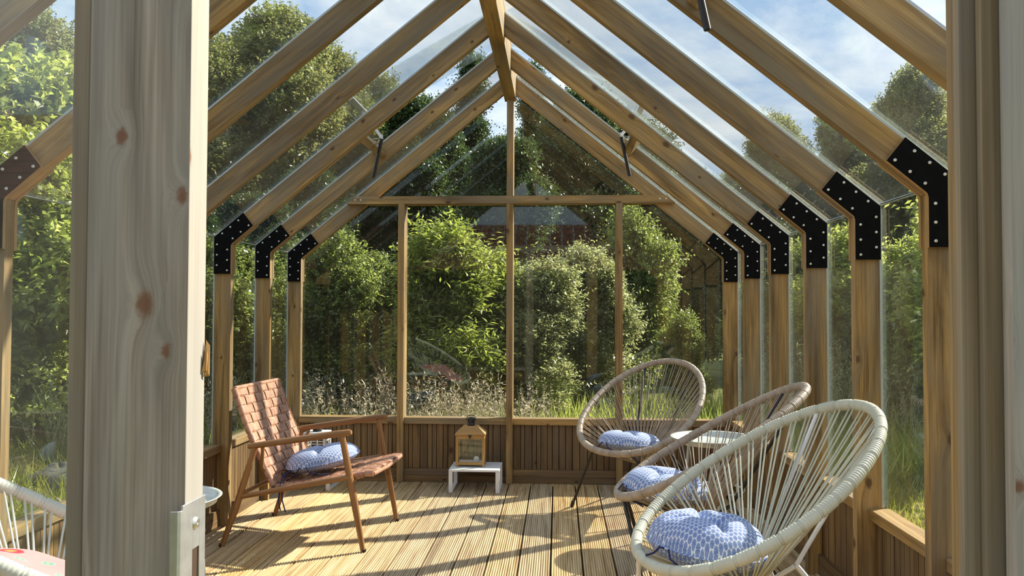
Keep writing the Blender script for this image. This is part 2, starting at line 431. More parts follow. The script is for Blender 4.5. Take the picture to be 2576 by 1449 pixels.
def screws_pos(s):
    out = []
    for h in (.0195, .077, .135): out.append((W+.017, ZB+h))
    for h in (.048, .106, .164): out.append((WO-.017, ZB+h))
    for h in (.0195, .077, .135):
        a = TA-h; out.append((W+UX*a+UZ*.017, ZI+UZ*a-UX*.017))
    for h in (.048, .106, .164):
        a = TA-h; out.append((W+UX*a+UZ*(TH-.017), ZI+UZ*a-UX*(TH-.017)))
    return [(s*x, z) for x, z in out]

PT0, PT1, PT2, PT3 = 0.0, .0145, .0575, .072
def make_frame():
    root = empty('portal_frame', (0, D, 0))
    for s in (1, -1):
        r = RB1 if s > 0 else -RB0
        MB().prism_xz([(s*W, 0), (s*WO, 0), (s*WO, ZO), (s*W, ZI)], PT1, PT2).build('post', M_FRAME, root, (0, 0, 1), .0015)
        MB().prism_xz([(s*W, ZI), (s*WO, ZO), (s*r, zout(r)), (s*r, zin(r))], PT1, PT2).build('rafter', M_FRAME, root, (s, 0, -SL), .0015)
        m = MB(); m.prism_xz(plate_poly(s), PT0, PT1-.0002, 1, side=1, front=0)
        for x, z in screws_pos(s):
            prof = [(.0002, -.0028), (.0016, -.0012), (.0024, -.0032), (.0046, -.0030), (.0056, 0.0)]
            n = 12; vs = []
            for rr, h in prof:
                for k in range(n):
                    a = 2*PI*k/n; vs.append((x+rr*math.cos(a), h, z+rr*math.sin(a)))
            fs = [(i*n+k, (i+1)*n+k, (i+1)*n+(k+1) % n, i*n+(k+1) % n)[::-1] for i in range(len(prof)-1) for k in range(n)]
            m.add(vs, fs, 2, True)
        m.build('gusset_plate', [M_PLATE, M_PLY, M_SCREW], root)
        MB().prism_xz(plate_poly(s), PT2+.0002, PT3, 1, side=1).build('gusset_plate', [M_PLATE, M_PLY], root)
        # glazing bar that runs up the outside of post and rafter
        b = .009
        g = MB()
        g.prism_xz([(s*(WO+.0008), .45), (s*(WO+b), .45), (s*(WO+b), ZO+.003), (s*(WO+.0008), ZO)], PT1+.002, PT2-.002)
        e = .035; oz = b*LN
        g.prism_xz([(s*(WO+.0008), ZO+.001), (s*(WO+b), ZO+.004), (s*e, zout(e)+oz), (s*e, zout(e)+.001)], PT1+.002, PT2-.002)
        g.build('glazing_bar', M_ALU, root)
    return root
frame0 = make_frame()
FL = ['timber portal frame standing against the back gable, under the horizontal rail',
      'timber portal frame one bay in front of the back gable',
      'timber portal frame two bays in front of the back gable',
      'timber portal frame three bays in front of the back gable',
      'timber portal frame four bays in front of the back gable, beside the cream cord chair',
      'timber portal frame with the largest black corner plate, five bays in front of back gable',
      'nearest timber portal frame, only its rafters show high above the doorway']
for k in range(7):
    o = frame0 if k == 0 else copy_tree(frame0)
    o.location = (0, FY[k], 0)
    tag(o, FL[k], 'portal frame', 'portal frames carrying the greenhouse')

m = MB(); m.box(RB0+.0005, RB1-.0005, .74, D+.0575, 2.675, 2.878)
tag(m.build('ridge_beam', M_FRAME, None, (0, 1, 0), .003), 'deep timber ridge beam running along the roof peak', 'beam', kind='structure')
# ridge cap outside
m = MB(); m.prism_xz([(-.045, zout(.045)+.03), (0, zout(0)+.03), (.045, zout(.045)+.03), (.045, zout(.045)+.034), (0, zout(0)+.035), (-.045, zout(.045)+.034)], .74, D+.07)
tag(m.build('trim_1', M_ALU), 'thin metal capping over the roof ridge', 'trim', kind='structure')

# low boarded walls below the side glazing
def clad_y(m, x0, x1, y0, y1, z0, z1):
    y = y0
    while y < y1-.004:
        w = random.choice((.030, .034, .046, .046)); e = min(y+w, y1)
        j = random.uniform(-.0015, .0015)
        m.box(x0+j, x1, y+.0022, e-.0022, z0, z1); y = e
def clad_x(m, y0, y1, x0, x1, z0, z1):
    x = x0
    while x < x1-.004:
        w = random.choice((.030, .034, .046, .052)); e = min(x+w, x1)
        j = random.uniform(-.0015, .0015)
        m.box(x+.0022, e-.0022, y0+j, y1, z0, z1); x = e
for s, nm in ((1, 'wall_right'), (-1, 'wall_left')):
    wl = empty(nm, kind='structure', label='low boarded %s side wall under the side glazing' % nm[5:], cat='wall')
    for k in range(6):
        y0, y1 = FY[k+1]+PT2+.0008, FY[k]+PT1-.0008
        def sx(a, b): return (a, b) if s > 0 else (-b, -a)
        a, b = sx(1.524, 1.603); MB().box(a, b, y0, y1, .406, .447).build('sill', M_FRAME, wl, (0, 1, 0), .002)
        m = MB()
        if s > 0: clad_y(m, 1.546, 1.562, y0, y1, .0925, .405)
        else:
            clad_y(m, -1.562, -1.546, y0, y1, .0925, .405)
        a, b = sx(1.5635, 1.572); m.box(a, b, y0, y1, .0925, .405, 1)  # dark backing paints shade into the gaps between the boards
        m.build('cladding', [M_CLAD, M_SOIL_SHADE], wl, (0, 0, 1))
        a, b = sx(1.526, 1.572)
        MB().box(a, b, y0, y1, .0465, .0915).build('base_board', M_CLAD, wl, (0, 1, 0), .002)
        MB().box(a, b, y0, y1, 0.0005, .0455).build('base_board', M_CLAD, wl, (0, 1, 0), .002)

# back gable
wb = empty('wall_back', kind='structure', label='back gable with low boarding, mullions and horizontal rail', cat='wall')
MF = D-.030; MBK = D+.09
mull = [(-.780, -.735), (-.018, .028), (.740, .785)]
for a, b in mull:
    MB().box(a, b, MF, MBK, .0005, 1.9405).build('mullion', M_FRAME, wb, (0, 0, 1), .0015)
MB().prism_xz([(-.018, 1.9955), (.028, 1.9955), (.028, 2.674), (-.018, 2.674)], MF+.006, MBK).build('mullion', M_FRAME, wb, (0, 0, 1), .0015)
m = MB()
m.prism_xz([(-1.146, 1.941), (1.146, 1.941), (1.089, 1.995), (-1.089, 1.995)], MF, D+.0140)
m.prism_xz([(-1.008, 1.941), (1.008, 1.941), (.945, 1.995), (-.945, 1.995)], D+.0140, MBK)
tr = m.build('transom', M_FRAME, wb, (1, 0, 0), .0015)
m = MB()
for x in (-1.086, -1.045, 1.04, 1.083):
    n = 12; prof = [(.0005, -.002), (.0045, -.002), (.006, 0)]; vs = []
    for rr, h in prof:
        for k in range(n):
            a = 2*PI*k/n; vs.append((x+rr*math.cos(a), MF+h, 1.969+rr*math.sin(a)))
    m.add(vs, [((i+1)*n+k, i*n+k, i*n+(k+1) % n, (i+1)*n+(k+1) % n)[::-1] for i in range(2) for k in range(n)], 0, True)
m.build('screw', M_SCREW, tr)
spans = [(-1.4805, -.7805), (-.7345, -.0185), (.0285, .7395), (.7855, 1.4805)]
for a, b in spans:
    MB().box(a, b, D-.006, MBK, .402, .4465).build('sill', M_FRAME, wb, (1, 0, 0), .002)
    m = MB(); clad_x(m, D+.016, D+.034, a, b, .0925, .4015); m.box(a, b, D+.0345, D+.045, .0925, .4015, 1)  # backing sheet coloured dark as the shade between boards
    m.build('cladding', [M_CLAD, M_SOIL_SHADE], wb, (0, 0, 1))
    MB().box(a, b, D-.002, D+.045, .0465, .0915).build('base_board', M_CLAD, wb, (1, 0, 0), .002)
    MB().box(a, b, D-.002, D+.045, .0005, .0455).build('base_board', M_CLAD, wb, (1, 0, 0), .002)

# windows -----------------------------------------------------------
WN = [0]
def window(mb, mat, label):
    WN[0] += 1
    return tag(mb.build('window_%d' % WN[0], mat), label, 'window', kind='structure')
GX0, GX1 = WO+.0105, WO+.0165
ordn = ['nearest the back gable', 'second from the back gable', 'third from the back gable', 'fourth from the back gable', 'fifth from the back gable', 'sixth from the back gable']
def roof_quad(s, xa, xb, y0, y1, lift=.0135, th=.006):
    """slab parallel to the roof from |x|=xa (low) to xb (high)"""
    P = [(s*xa, y0, zout(xa)+lift), (s*xb, y0, zout(xb)+lift), (s*xb, y1, zout(xb)+lift), (s*xa, y1, zout(xa)+lift)]
    return P, (s*UZ*th, 0, -UX*th)
VENT_X = .735
vents = {(1, 1), (1, -1), (5, 1)}
for k in range(6):
    y0, y1 = FY[k+1]+.036, FY[k]+.036
    for s, nm in ((1, 'right'), (-1, 'left')):
        a, b = (GX0, GX1) if s > 0 else (-GX1, -GX0)
        window(MB().box(a, b, y0+.001, y1-.001, .447, ZO+.004), M_GLASS_SIDE if s > 0 else M_GLASS, 'tall glass pane of the %s side wall, %s' % (nm, ordn[k]))
        xb = VENT_X+.03 if (k, s) in vents else .03
        P, ax = roof_quad(s, WO+.004, xb, y0+.001, y1-.001)
        window(MB().prism(P, ax), M_GLASS_ROOF, 'sloping roof glass pane of the %s slope, %s' % (nm, ordn[k]))
# eave strips
for i, (s, nm) in enumerate(((1, 'right'), (-1, 'left'))):
    a, b = (WO+.009, WO+.021) if s > 0 else (-WO-.021, -WO-.009)
    m = MB().box(a, b, FY[6]+.036, D+.06, ZO+.0045, ZO+.0085)
    tag(m.build('trim_%d' % (2+i), M_ALU), 'pale glazing strip along the %s eave' % nm, 'trim', kind='structure')
# gable panes
GY0, GY1 = D+.0605, D+.0665
gy = (MBK-.03, MBK-.024)
def gpane(poly, label):
    window(MB().prism_xz(poly, *gy), M_GLASS, label)
e = .012
gpane([(-1.48, .447), (-.781, .447), (-.781, 1.940), (-1.008, 1.940), (-1.48, zin(1.48)+e)], 'glass pane of the back gable left of the left mullion')
gpane([(-.734, .447), (-.019, .447), (-.019, 1.940), (-.734, 1.940)], 'glass pane of the back gable between left and centre mullion')
gpane([(.029, .447), (.739, .447), (.739, 1.940), (.029, 1.940)], 'glass pane of the back gable between centre and right mullion')
gpane([(.786, .447), (1.48, .447), (1.48, zin(1.48)+e), (1.008, 1.940), (.786, 1.940)], 'glass pane of the back gable right of the right mullion')
gpane([(-.94, 1.996), (-.019, 1.996), (-.019, 2.70), (-.05, 2.71)], 'left triangular glass pane above the horizontal rail of back gable')
gpane([(.94, 1.996), (.029, 1.996), (.029, 2.70), (.055, 2.70)], 'right triangular glass pane above the horizontal rail of back gable')

# vents --------------------------------------------------------------
def make_vent(k, s, label, ang):
    y0, y1 = FY[k+1]+.038, FY[k]+.034
    hx = .05; hz = zout(.05)+.02
    root = empty('roof_vent', (s*hx, 0, hz), label=label, cat='roof vent', group='opened roof vents')
    L = (VENT_X-.05)*LN + .10
    a = math.atan(SL) - ang
    dx, dz = s*math.cos(a), -math.sin(a)
    nx, nz = s*math.sin(a)*1, math.cos(a)
    P = [(0, y0, 0), (dx*L, y0, dz*L), (dx*L, y1, dz*L), (0, y1, 0)]
    MB().prism(P, (nx*.006, 0, nz*.006)).build('glass_pane', M_GLASS_ROOF, root)
    c = Vector((dx*(L-.075), (y0+y1)/2, dz*(L-.075))) - Vector((nx, 0, nz))*.012
    MB().obox(c, Vector((dx, 0, dz))*.016, (0, (y1-y0)/2-.03, 0), Vector((nx, 0, nz))*.011).build('bottom_rail', M_ALU, root, bevel=.001)
    return root, c+Vector((s*hx, 0, hz))
def make_opener(k, s, top, label):
    ym = (FY[k+1]+FY[k])/2+.036
    xj, zj = s*.708, 2.222
    root = empty('vent_opener', (xj, ym, zj), label=label, cat='vent opener', group='vent openers hanging below the roof vents')
    J = Vector((0, 0, 0))
    d = Vector((s*.758-xj, 0, 1.985-zj))
    m = MB(); m.tube([J+d*.03, J+d*.99], .0105, 14); m.tube([J+d*.985, J+d*1.0], [.0105, .009], 14)
    m.build('cylinder', M_BLACK, root)
    MB().tube([J-d*.08, J+d*.04], .004, 8).build('piston', M_STEEL, root)
    t = top-Vector((xj, ym, zj))
    for sg in (-1, 1):
        m = MB(); a = Vector((0, sg*.012, .0)); b = Vector((t.x*.98, sg*.03, t.z-.006))
        dirv = (b-a); pl = dirv.cross(Vector((0, 1, 0))).normalized()
        m.obox((a+b)/2, dirv/2, Vector((0, .0012, 0)), pl*.008)
        m.build('arm', M_WHITE, root)
        m = MB(); q = Vector((s*.075, sg*.085, -.033))
        dirv = q-a; pl = dirv.cross(Vector((0, 0, 1))).normalized()
        m.obox((a+q)/2, dirv/2, pl*.008, Vector((0, 0, .0012)))
        m.build('bracket', M_WHITE, root)
    return root
VL = {(1, -1): ('opened glass roof vent on the left slope beside the ridge', 'black vent opener with white arms hanging from the left roof slope'),
      (1, 1): ('opened glass roof vent on the right slope near back gable', 'black vent opener with white arms on right slope near back gable'),
      (5, 1): ('opened glass roof vent on the right slope nearest the doorway', 'black vent opener rod dangling at the top edge above the rattan chairs')}
tn = 4
for (k, s), (lv, lo) in VL.items():
    rt, c = make_vent(k, s, lv, .16)
    make_opener(k, s, c, lo)
    y0, y1 = FY[k+1]+PT2+.0008, FY[k]+PT1-.0008
    # timber crossbar below the vent opening
    x = VENT_X+.05; cz = (zin(x)+zout(x))/2+.012
    m = MB(); m.obox((s*x, (y0+y1)/2, cz), (s*UX*-.022, 0, -UZ*.022), (0, (y1-y0)/2, 0), (s*UZ*.036, 0, -UX*.036))
    tag(m.build('trim_%d' % tn, M_FRAME, None, (0, 1, 0), .0015), 'short timber crossbar under the roof vent', 'trim', kind='structure'); tn += 1

# ------------------------------------------------------------------ deck
PITCHX, X00 = .1515, .0045
m = MB()
ya, yb = .74, D+.05
k0, k1 = -11, 10
for k in range(k0, k1):
    xs, xe = X00+k*PITCHX+.0035, X00+(k+1)*PITCHX-.0035
    if xe < -1.57 or xs > 1.57: continue
    xs, xe = max(xs, -1.571), min(xe, 1.571)
    n = 13; pr = [(xs, -.028), (xs, -.002)]
    for i in range(n):
        a = xs+(xe-xs)*i/n; w = (xe-xs)/n
        pr += [(a+w*.10, -.0055), (a+w*.2, -.0010), (a+w*.34, 0), (a+w*.66, 0), (a+w*.8, -.0010), (a+w*.90, -.0055)]
    pr += [(xe, -.002), (xe, -.028)]
    v = [(x, ya, z) for x, z in pr]+[(x, yb, z) for x, z in pr]; q = len(pr)
    m.add(v, [(i, i+q, i+q+1, i+1)[::-1] for i in range(q-1)]); m.add(v, [(0, q-1, 2*q-1, q)]); m.add(v, [tuple(range(q))[::-1]]); m.add(v, [tuple(range(q, 2*q))])
tag(m.build('floor', M_DECK), 'ribbed timber decking boards running towards the back gable', 'floor', kind='structure')
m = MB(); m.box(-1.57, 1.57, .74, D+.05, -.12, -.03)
tag(m.build('floor_base', M_SOIL_SHADE), 'dark sub-floor showing in the gaps between deck boards', 'floor', kind='structure')

# ------------------------------------------------------------------ front gable and doorway
wf = empty('wall_front', kind='structure', label='front gable rail and low boarding beside the doorway', cat='wall')
MB().box(-1.57, .95, .705, .742, 1.96, 2.05).build('transom', M_GREY, wf, (1, 0, 0), .002)
MB().box(-1.57, -.0995, .712, .745, .40, .445).build('sill', M_GREY, wf, (1, 0, 0), .002)
m = MB(); clad_x(m, .716, .732, -1.57, -.0995, .0, .399); m.build('cladding', M_CLAD, wf, (0, 0, 1))
dr = empty('door_1', kind='structure', label='open doorway with weathered grey timber jambs', cat='door')
jl = MB().box(-.0805, .0128, .70, .7365, 0, 1.9595).build('jamb', M_GREY, dr, (0, 0, 1), .0012)
MB().box(-.099, -.0822, .704, .745, 0, 1.9595).build('glazing_bead', M_GREY2, dr, (0, 0, 1), .002)
MB().box(-.0822, -.0806, .7062, .744, 0, 1.9595).build('gap_shade_strip', M_RUBBER, dr)  # dark strip added to paint the shade in the gap beside the jamb
MB().box(.7205, .83, .70, .7165, 0, 1.9595).build('jamb', M_GREY, dr, (0, 0, 1), .0015)
MB().box(.707, .83, .7195, .7295, 0, 1.9595).build('door_stop', M_GREY2, dr, (0, 0, 1), .0015)
MB().box(.693, .83, .7297, .7412, 0, 1.9595).build('door_stop', M_GREY2, dr, (0, 0, 1), .0025)
MB().box(.715, .85, .7415, .80, 0, 1.9595).build('jamb', M_FRAME, dr, (0, 0, 1), .0015)
window(MB().box(-1.50, -.0825, .746, .752, .446, 1.959), glass_mat('sky_haze_front_glass', .03, streak=.2), 'large glass pane of the front gable left of the door jamb')  # whitish veil paints the sky's reflection into this pane's colour
# torn wood chip on the jamb edge
m = MB()
for (dx, dy, dz, h, tw) in ((.0008, .0345, 1.1585, .013, .12), (.0032, .0335, 1.1545, .017, -.1), (.0022, .031, 1.1515, .010, .2)):
    c = Vector((.0128+dx, .70+dy, dz))
    m.add([c+Vector((-.002, -.003, -h)), c+Vector((.0022, -.001, -h*.8)), c+Vector((.0012, .003, -h)), c+Vector((tw*.01, 0, h)), c+Vector((.0018, .002, h*.7))], [(0, 2, 1), (0, 1, 3), (1, 4, 3), (1, 2, 4), (2, 0, 3), (2, 3, 4)])
m.build('splinter', M_LANT, jl, (0, 0, 1))
# strike plate on the inner side of the left jamb
zt, zb_ = 1.0285, .80; x0, x1 = .0129, .0147
sy0, sy1 = .692, .7375
m = MB()
hy0, hy1, hz0, hz1 = .7115, .7255, .935, .985
for (a, b, c, d) in ((sy0, hy0, zb_, zt), (hy1, sy1, zb_, zt), (hy0, hy1, hz1, zt), (hy0, hy1, zb_, hz0)):
    m.box(x0, x1, a, b, c, d)
# bent lip in front of the jamb
pr = [(.0147, .692), (.0142, .6895), (.012, .6875), (.006, .6865), (.0055, .688), (.011, .6890), (.0128, .6915), (.0129, .693)]
m.prism([(x, y, zb_) for x, y in pr], (0, 0, zt-.004-zb_))
st = m.build('strike_plate', M_STEEL, dr, bevel=.0004)
for zz in (1.0075, .9235):
    s_ = MB(); n = 14; prof = [(.0003, .0012), (.0018, .0022), (.0042, .0022), (.0058, .0)]; vs = []
    for rr, h in prof:
        for k in range(n):
            a = 2*PI*k/n; vs.append((x1+h, .717+rr*math.cos(a), zz+rr*math.sin(a)))
    s_.add(vs, [(i*n+k, (i+1)*n+k, (i+1)*n+(k+1) % n, i*n+(k+1) % n)[::-1] for i in range(3) for k in range(n)], 0, True)
    s_.build('screw', M_SCREW, st)
MB().box(.01281, .0131, hy0, hy1, hz0, hz1).build('slot_shade', plain('painted_slot_shade', (.05, .025, .01), .7), st)  # dark sheet painted as the shade inside the plate's slot

# ------------------------------------------------------------------ cord chairs
RIM = dict(xf=.4085, zf=.3767, xb=-.4082, zb=.8655, p=.5763, W=.3559, e=.1616, q=.4177)
def rim_pt(t):
    s = (1-math.cos(t))/2
    x = RIM['xf']+(RIM['xb']-RIM['xf'])*s + RIM['q']*s*(1-s)
    z = RIM['zf']+(RIM['zb']-RIM['zf'])*(s+RIM['p']*s*(s-1))
    y = RIM['W']*math.sin(t)*(1-RIM['e']*math.cos(t))
    return Vector((x, y, z))
RING = Vector((.045, 0, .272))
def arc_table(n=4000):
    P = [rim_pt(2*PI*i/n) for i in range(n+1)]; L = [0]
    for a, b in zip(P, P[1:]): L.append(L[-1]+(b-a).length)
    return P, L
ARC_P, ARC_L = arc_table()
def rim_at(f):
    """point at fraction f of the rim's length"""
    import bisect
    x = (f % 1.0)*ARC_L[-1]; i = min(bisect.bisect_left(ARC_L, x), len(ARC_P)-1)
    return ARC_P[i]
def make_cord_chair(m_cord, m_leg, wraps, nstr, cord_r):
    root = empty('cord_chair')
    # wrapped rim: the cord's turns are modelled as ridges
    per = 6; N = wraps*per; pts = []; rad = []
    R = .0192
    for i in range(N):
        pts.append(rim_at(i/N)); ph = (i % per)/per
        r = R + .0012*abs(math.sin(PI*ph))
        turn = i//per
        if turn % 7 == 0: r = R-.0028 if ph in (0, 1/per, 5/per) else R-.0008
        rad.append(r)
    MB().tube(pts, rad, 12, closed=True).build('rim', m_cord, root)
    # radiating cords, in pairs, from the rim to the ring under the seat
    m = MB(); rnd = random.Random(5)
    for i in range(nstr):
        for dlt in (-.16, .16):
            f = (i+.5+dlt)/nstr
            p = rim_at(f)
            back = (p.x < -.05)
            ang = math.atan2(p.y, p.x-RING.x)
            q = RING+Vector((math.cos(ang)*.030, math.sin(ang)*.030, rnd.uniform(-.006, .006)))
            d = (q-p).normalized()
            a = p + d*.010 + Vector((0, 0, .004))
            mid = (a+q)/2 + Vector((0, 0, -.006)) + Vector((rnd.uniform(-.002, .002), rnd.uniform(-.002, .002), 0))
            m.tube([p-d*.004, a, mid, q], cord_r, 5, caps=False)
    m.build('cord_seat', m_cord, root)
    # frame
    n = 24
    MB().tube([RING+Vector((.034*math.cos(2*PI*k/n), .034*math.sin(2*PI*k/n), -.004)) for k in range(n)], .0065, 8, closed=True).build('base_ring', m_leg, root)
    for sg in (1, -1):
        top = Vector((-.356, sg*.166, .833)); jn = Vector((-.078, sg*.10, .362)); ft = Vector((-.30, sg*.28, .008))
        fr = Vector((.385, sg*.125, .388)); ff = Vector((.29, sg*.335, .010))
        m = MB(); m.tube([top, jn], .0075, 10)
        m.tube([jn+Vector((.004, 0, -.004)), RING+Vector((-.03, sg*.02, -.003))], .0075, 10)
        m.build('back_strut', m_leg, root)
        m = MB(); m.tube([jn, jn+(ft-jn)*.08+Vector((0, sg*.006, 0)), ft], .0085, 10)
        lg = m.build('leg', m_leg, root)
        MB().tube([ft+Vector((0, 0, .014))-(ft-jn).normalized()*.012, Vector((ft.x, ft.y, .012)), Vector((ft.x, ft.y, 0))], [.011, .012, .011], 10).build('foot', M_RUBBER, lg)
        m = MB(); m.tube([fr, ff], .0085, 10)
        lg = m.build('leg', m_leg, root)
        MB().tube([ff+(fr-ff).normalized()*.03, Vector((ff.x, ff.y, .012)), Vector((ff.x, ff.y, 0))], [.011, .0125, .011], 10).build('foot', M_RUBBER, lg)
        m = MB(); m.tube([fr+Vector((-.006, 0, -.006)), RING+Vector((.03, sg*.018, -.003))], .007, 10)
        m.build('seat_strut', m_leg, root)
    return root
ch = make_cord_chair(M_CORD_BROWN, M_BLACK, 300, 46, .0028)
ch.location = (.867, 5.047, 0); ch.rotation_euler.z = -2.149
tag(ch, 'taupe rope-wrapped egg chair facing out of the back right corner', 'chair', 'egg chairs with radiating cords')
c2 = copy_tree(ch); c2.location = (1.019, 3.672, 0); c2.rotation_euler.z = 3.065
tag(c2, 'taupe rope-wrapped egg chair between the tray table and cream egg chair', 'chair')
c3 = make_cord_chair(M_CORD_CREAM, M_WHITE, 260, 44, .0033)
c3.location = (1.0211, 2.8115, 0); c3.rotation_euler.z = -2.826
tag(c3, 'cream cord egg chair nearest the doorway on the right', 'chair', 'egg chairs with radiating cords')
c4 = make_cord_chair(M_CORD_WHITE, M_WHITE, 230, 40, .0034)
c4.location = (-1.09, 2.10, 0); c4.rotation_euler.z = .50
tag(c4, 'white cord egg chair behind the front glass at lower left', 'chair', 'egg chairs with radiating cords')

# ------------------------------------------------------------------ cushions
def cushion(name, r, h, mat, label, tie=True, creases=4, rough=.012, seed=0, dim=.6, group=None, tie_ang=PI, cat='cushion'):
    """round tufted pad: polar grid, UV from above so the print lies flat"""
    NR, NA = 26, 72; rnd = random.Random(seed)
    ph = [rnd.uniform(0, 6) for _ in range(6)]
    vs, uvs, fs = [], [], []
    def top(rr, a):
        dome = (1-rr**3.4)**.55 if rr < 1 else 0
        dimple = math.exp(-(rr/.20)**2)*dim + .10*math.exp(-(rr/.5)**2)
        cs = 0
        for c in range(creases):
            da = (a-ph[0]-2*PI*c/creases+PI) % (2*PI)-PI
            cs += math.exp(-(da*rr/.075)**2)*math.exp(-((rr-.36)/.36)**2)*.42
        wr = .04*math.sin(5*a+ph[1])*rr*(1-rr)+.03*math.sin(9*a+ph[2])*rr**2*(1-rr)
        return h*(dome*(1-.0)-dimple*dome-cs*dome+wr)
    for side in (1, -1):
        b = len(vs)
        for i in range(NR+1):
            rr = (i/NR)**.85
            for k in range(NA):
                a = 2*PI*k/NA
                R = r*rr*(1+.025*math.sin(3*a+ph[3])+.015*math.sin(5*a+ph[4]))
                z = top(rr, a) if side > 0 else -h*.62*((1-rr**3)**.6 if rr < 1 else 0)*(1-.3*math.exp(-(rr/.2)**2))
                vs.append((R*math.cos(a), R*math.sin(a), z)); uvs.append((rr*math.cos(a)*(r+.02), rr*math.sin(a)*(r+.02)) if side > 0 else (.9+rr*math.cos(a)*(r+.02), rr*math.sin(a)*(r+.02)))
        for i in range(NR):
            for k in range(NA):
                l = (k+1) % NA
                f = (b+i*NA+k, b+i*NA+l, b+(i+1)*NA+l, b+(i+1)*NA+k)
                fs.append(f[::-1] if side > 0 else f)
    m = MB(); m.add(vs, fs, 0, True)
    o = m.build(name, mat)
    me = o.data; uv = me.uv_layers.new(name='cloth')
    for p in me.polygons:
        for li in p.loop_indices: uv.data[li].uv = uvs[me.loops[li].vertex_index]
    tag(o, label, cat, group)
    pp = [(r*1.004*(1+.025*math.sin(3*a+ph[3])+.015*math.sin(5*a+ph[4]))*math.cos(a), r*1.004*(1+.025*math.sin(3*a+ph[3])+.015*math.sin(5*a+ph[4]))*math.sin(a), 0) for a in [2*PI*k/64 for k in range(64)]]
    MB().tube(pp, .003, 6, closed=True).build('piping', mat, o)
    for p in [o.children[0]]:
        u2 = p.data.uv_layers.new(name='cloth')
        for q in p.data.polygons:
            for li in q.loop_indices:
                co = p.data.vertices[p.data.loops[li].vertex_index].co; u2.data[li].uv = (co.x, co.y)
    b = MB(); b.ball((0, 0, h*(1-dim-.1)*.99), .011, 10, 0, .5); b.build('button', mat, o)
    if tie:
        for sg in (-.06, .06):
            a = tie_ang+sg; p0 = Vector((r*math.cos(a), r*math.sin(a), 0))
            out = Vector((math.cos(a), math.sin(a), 0)); tn_ = Vector((-out.y, out.x, 0))
            pts = [p0, p0+out*.012+tn_*sg*.1+Vector((0, 0, .004)), p0+out*.02+tn_*(sg*.4)+Vector((0, 0, -.02)), p0+out*.006+tn_*(sg*1.2)+Vector((0, 0, -.042)), p0-out*.02+tn_*(sg*2.0)+Vector((0, 0, -.055))]
            MB().tube(pts, .0034, 6).build('tie', M_NAVY, o)
    return o
def put(o, chair, loc, tilt=(0, 0, 0)):
    o.matrix_world = Matrix.Translation(chair.location) @ Matrix.Rotation(chair.rotation_euler.z, 4, 'Z') @ Matrix.Translation(loc) @ Matrix.Rotation(tilt[2], 4, 'Z') @ Matrix.Rotation(tilt[1], 4, 'Y') @ Matrix.Rotation(tilt[0], 4, 'X')
GC = 'blue and white blossom print seat cushions'
k1_ = cushion('seat_cushion', .185, .075, M_BLUE, 'blue blossom-print cushion in the egg chair in the back right corner', seed=1, group=GC, tie_ang=-.3)
put(k1_, ch, (.195, .0, .408), (0, -.10, 0))
k2_ = cushion('seat_cushion', .19, .085, M_BLUE, 'blue blossom-print cushion in the taupe egg chair behind the cream chair', seed=2, group=GC, tie_ang=.4)
put(k2_, c2, (.195, .0, .402), (0, -.12, 0))
k3_ = cushion('seat_cushion', .195, .108, M_BLUE, 'blue blossom-print tufted cushion with navy ties in the cream egg chair', seed=3, group=GC, tie_ang=.35)
put(k3_, c3, (.19, .0, .418), (0, -.10, 0))
def pillow(name, hw, h, mat, label, cat):
    N = 34; vs = []; fs = []; uvs = []
    for side in (1, -1):
        b = len(vs)
        for i in range(N+1):
            for j in range(N+1):
                u, v = -1+2*i/N, -1+2*j/N
                e = max(0, (1-u**4)*(1-v**4))**.42
                sh_ = 1-.07*(1-abs(v)**2)*abs(u)**3-.0
                x = hw*u*(1-.06*(1-v*v)); y = hw*v*(1-.06*(1-u*u))
                z = side*h*e*(1+.05*math.sin(4*u+2*v)) + .004*math.sin(7*u)*math.cos(5*v)
                vs.append((x, y, z)); uvs.append((x+(0 if side > 0 else 1.3), y))
        for i in range(N):
            for j in range(N):
                f = (b+i*(N+1)+j, b+(i+1)*(N+1)+j, b+(i+1)*(N+1)+j+1, b+i*(N+1)+j+1)
                fs.append(f if side > 0 else f[::-1])
    o = MB().add(vs, fs, 0, True).build(name, mat)
    uv = o.data.uv_layers.new(name='cloth')
    for p in o.data.polygons:
        for li in p.loop_indices: uv.data[li].uv = uvs[o.data.loops[li].vertex_index]
    return tag(o, label, cat)
k4_ = pillow('scatter_pillow', .225, .085, M_PINK, 'pink scatter pillow printed with red flowers in the white egg chair', 'cushion')
put(k4_, c4, (.055, -.03, .432), (0, .42, .25))

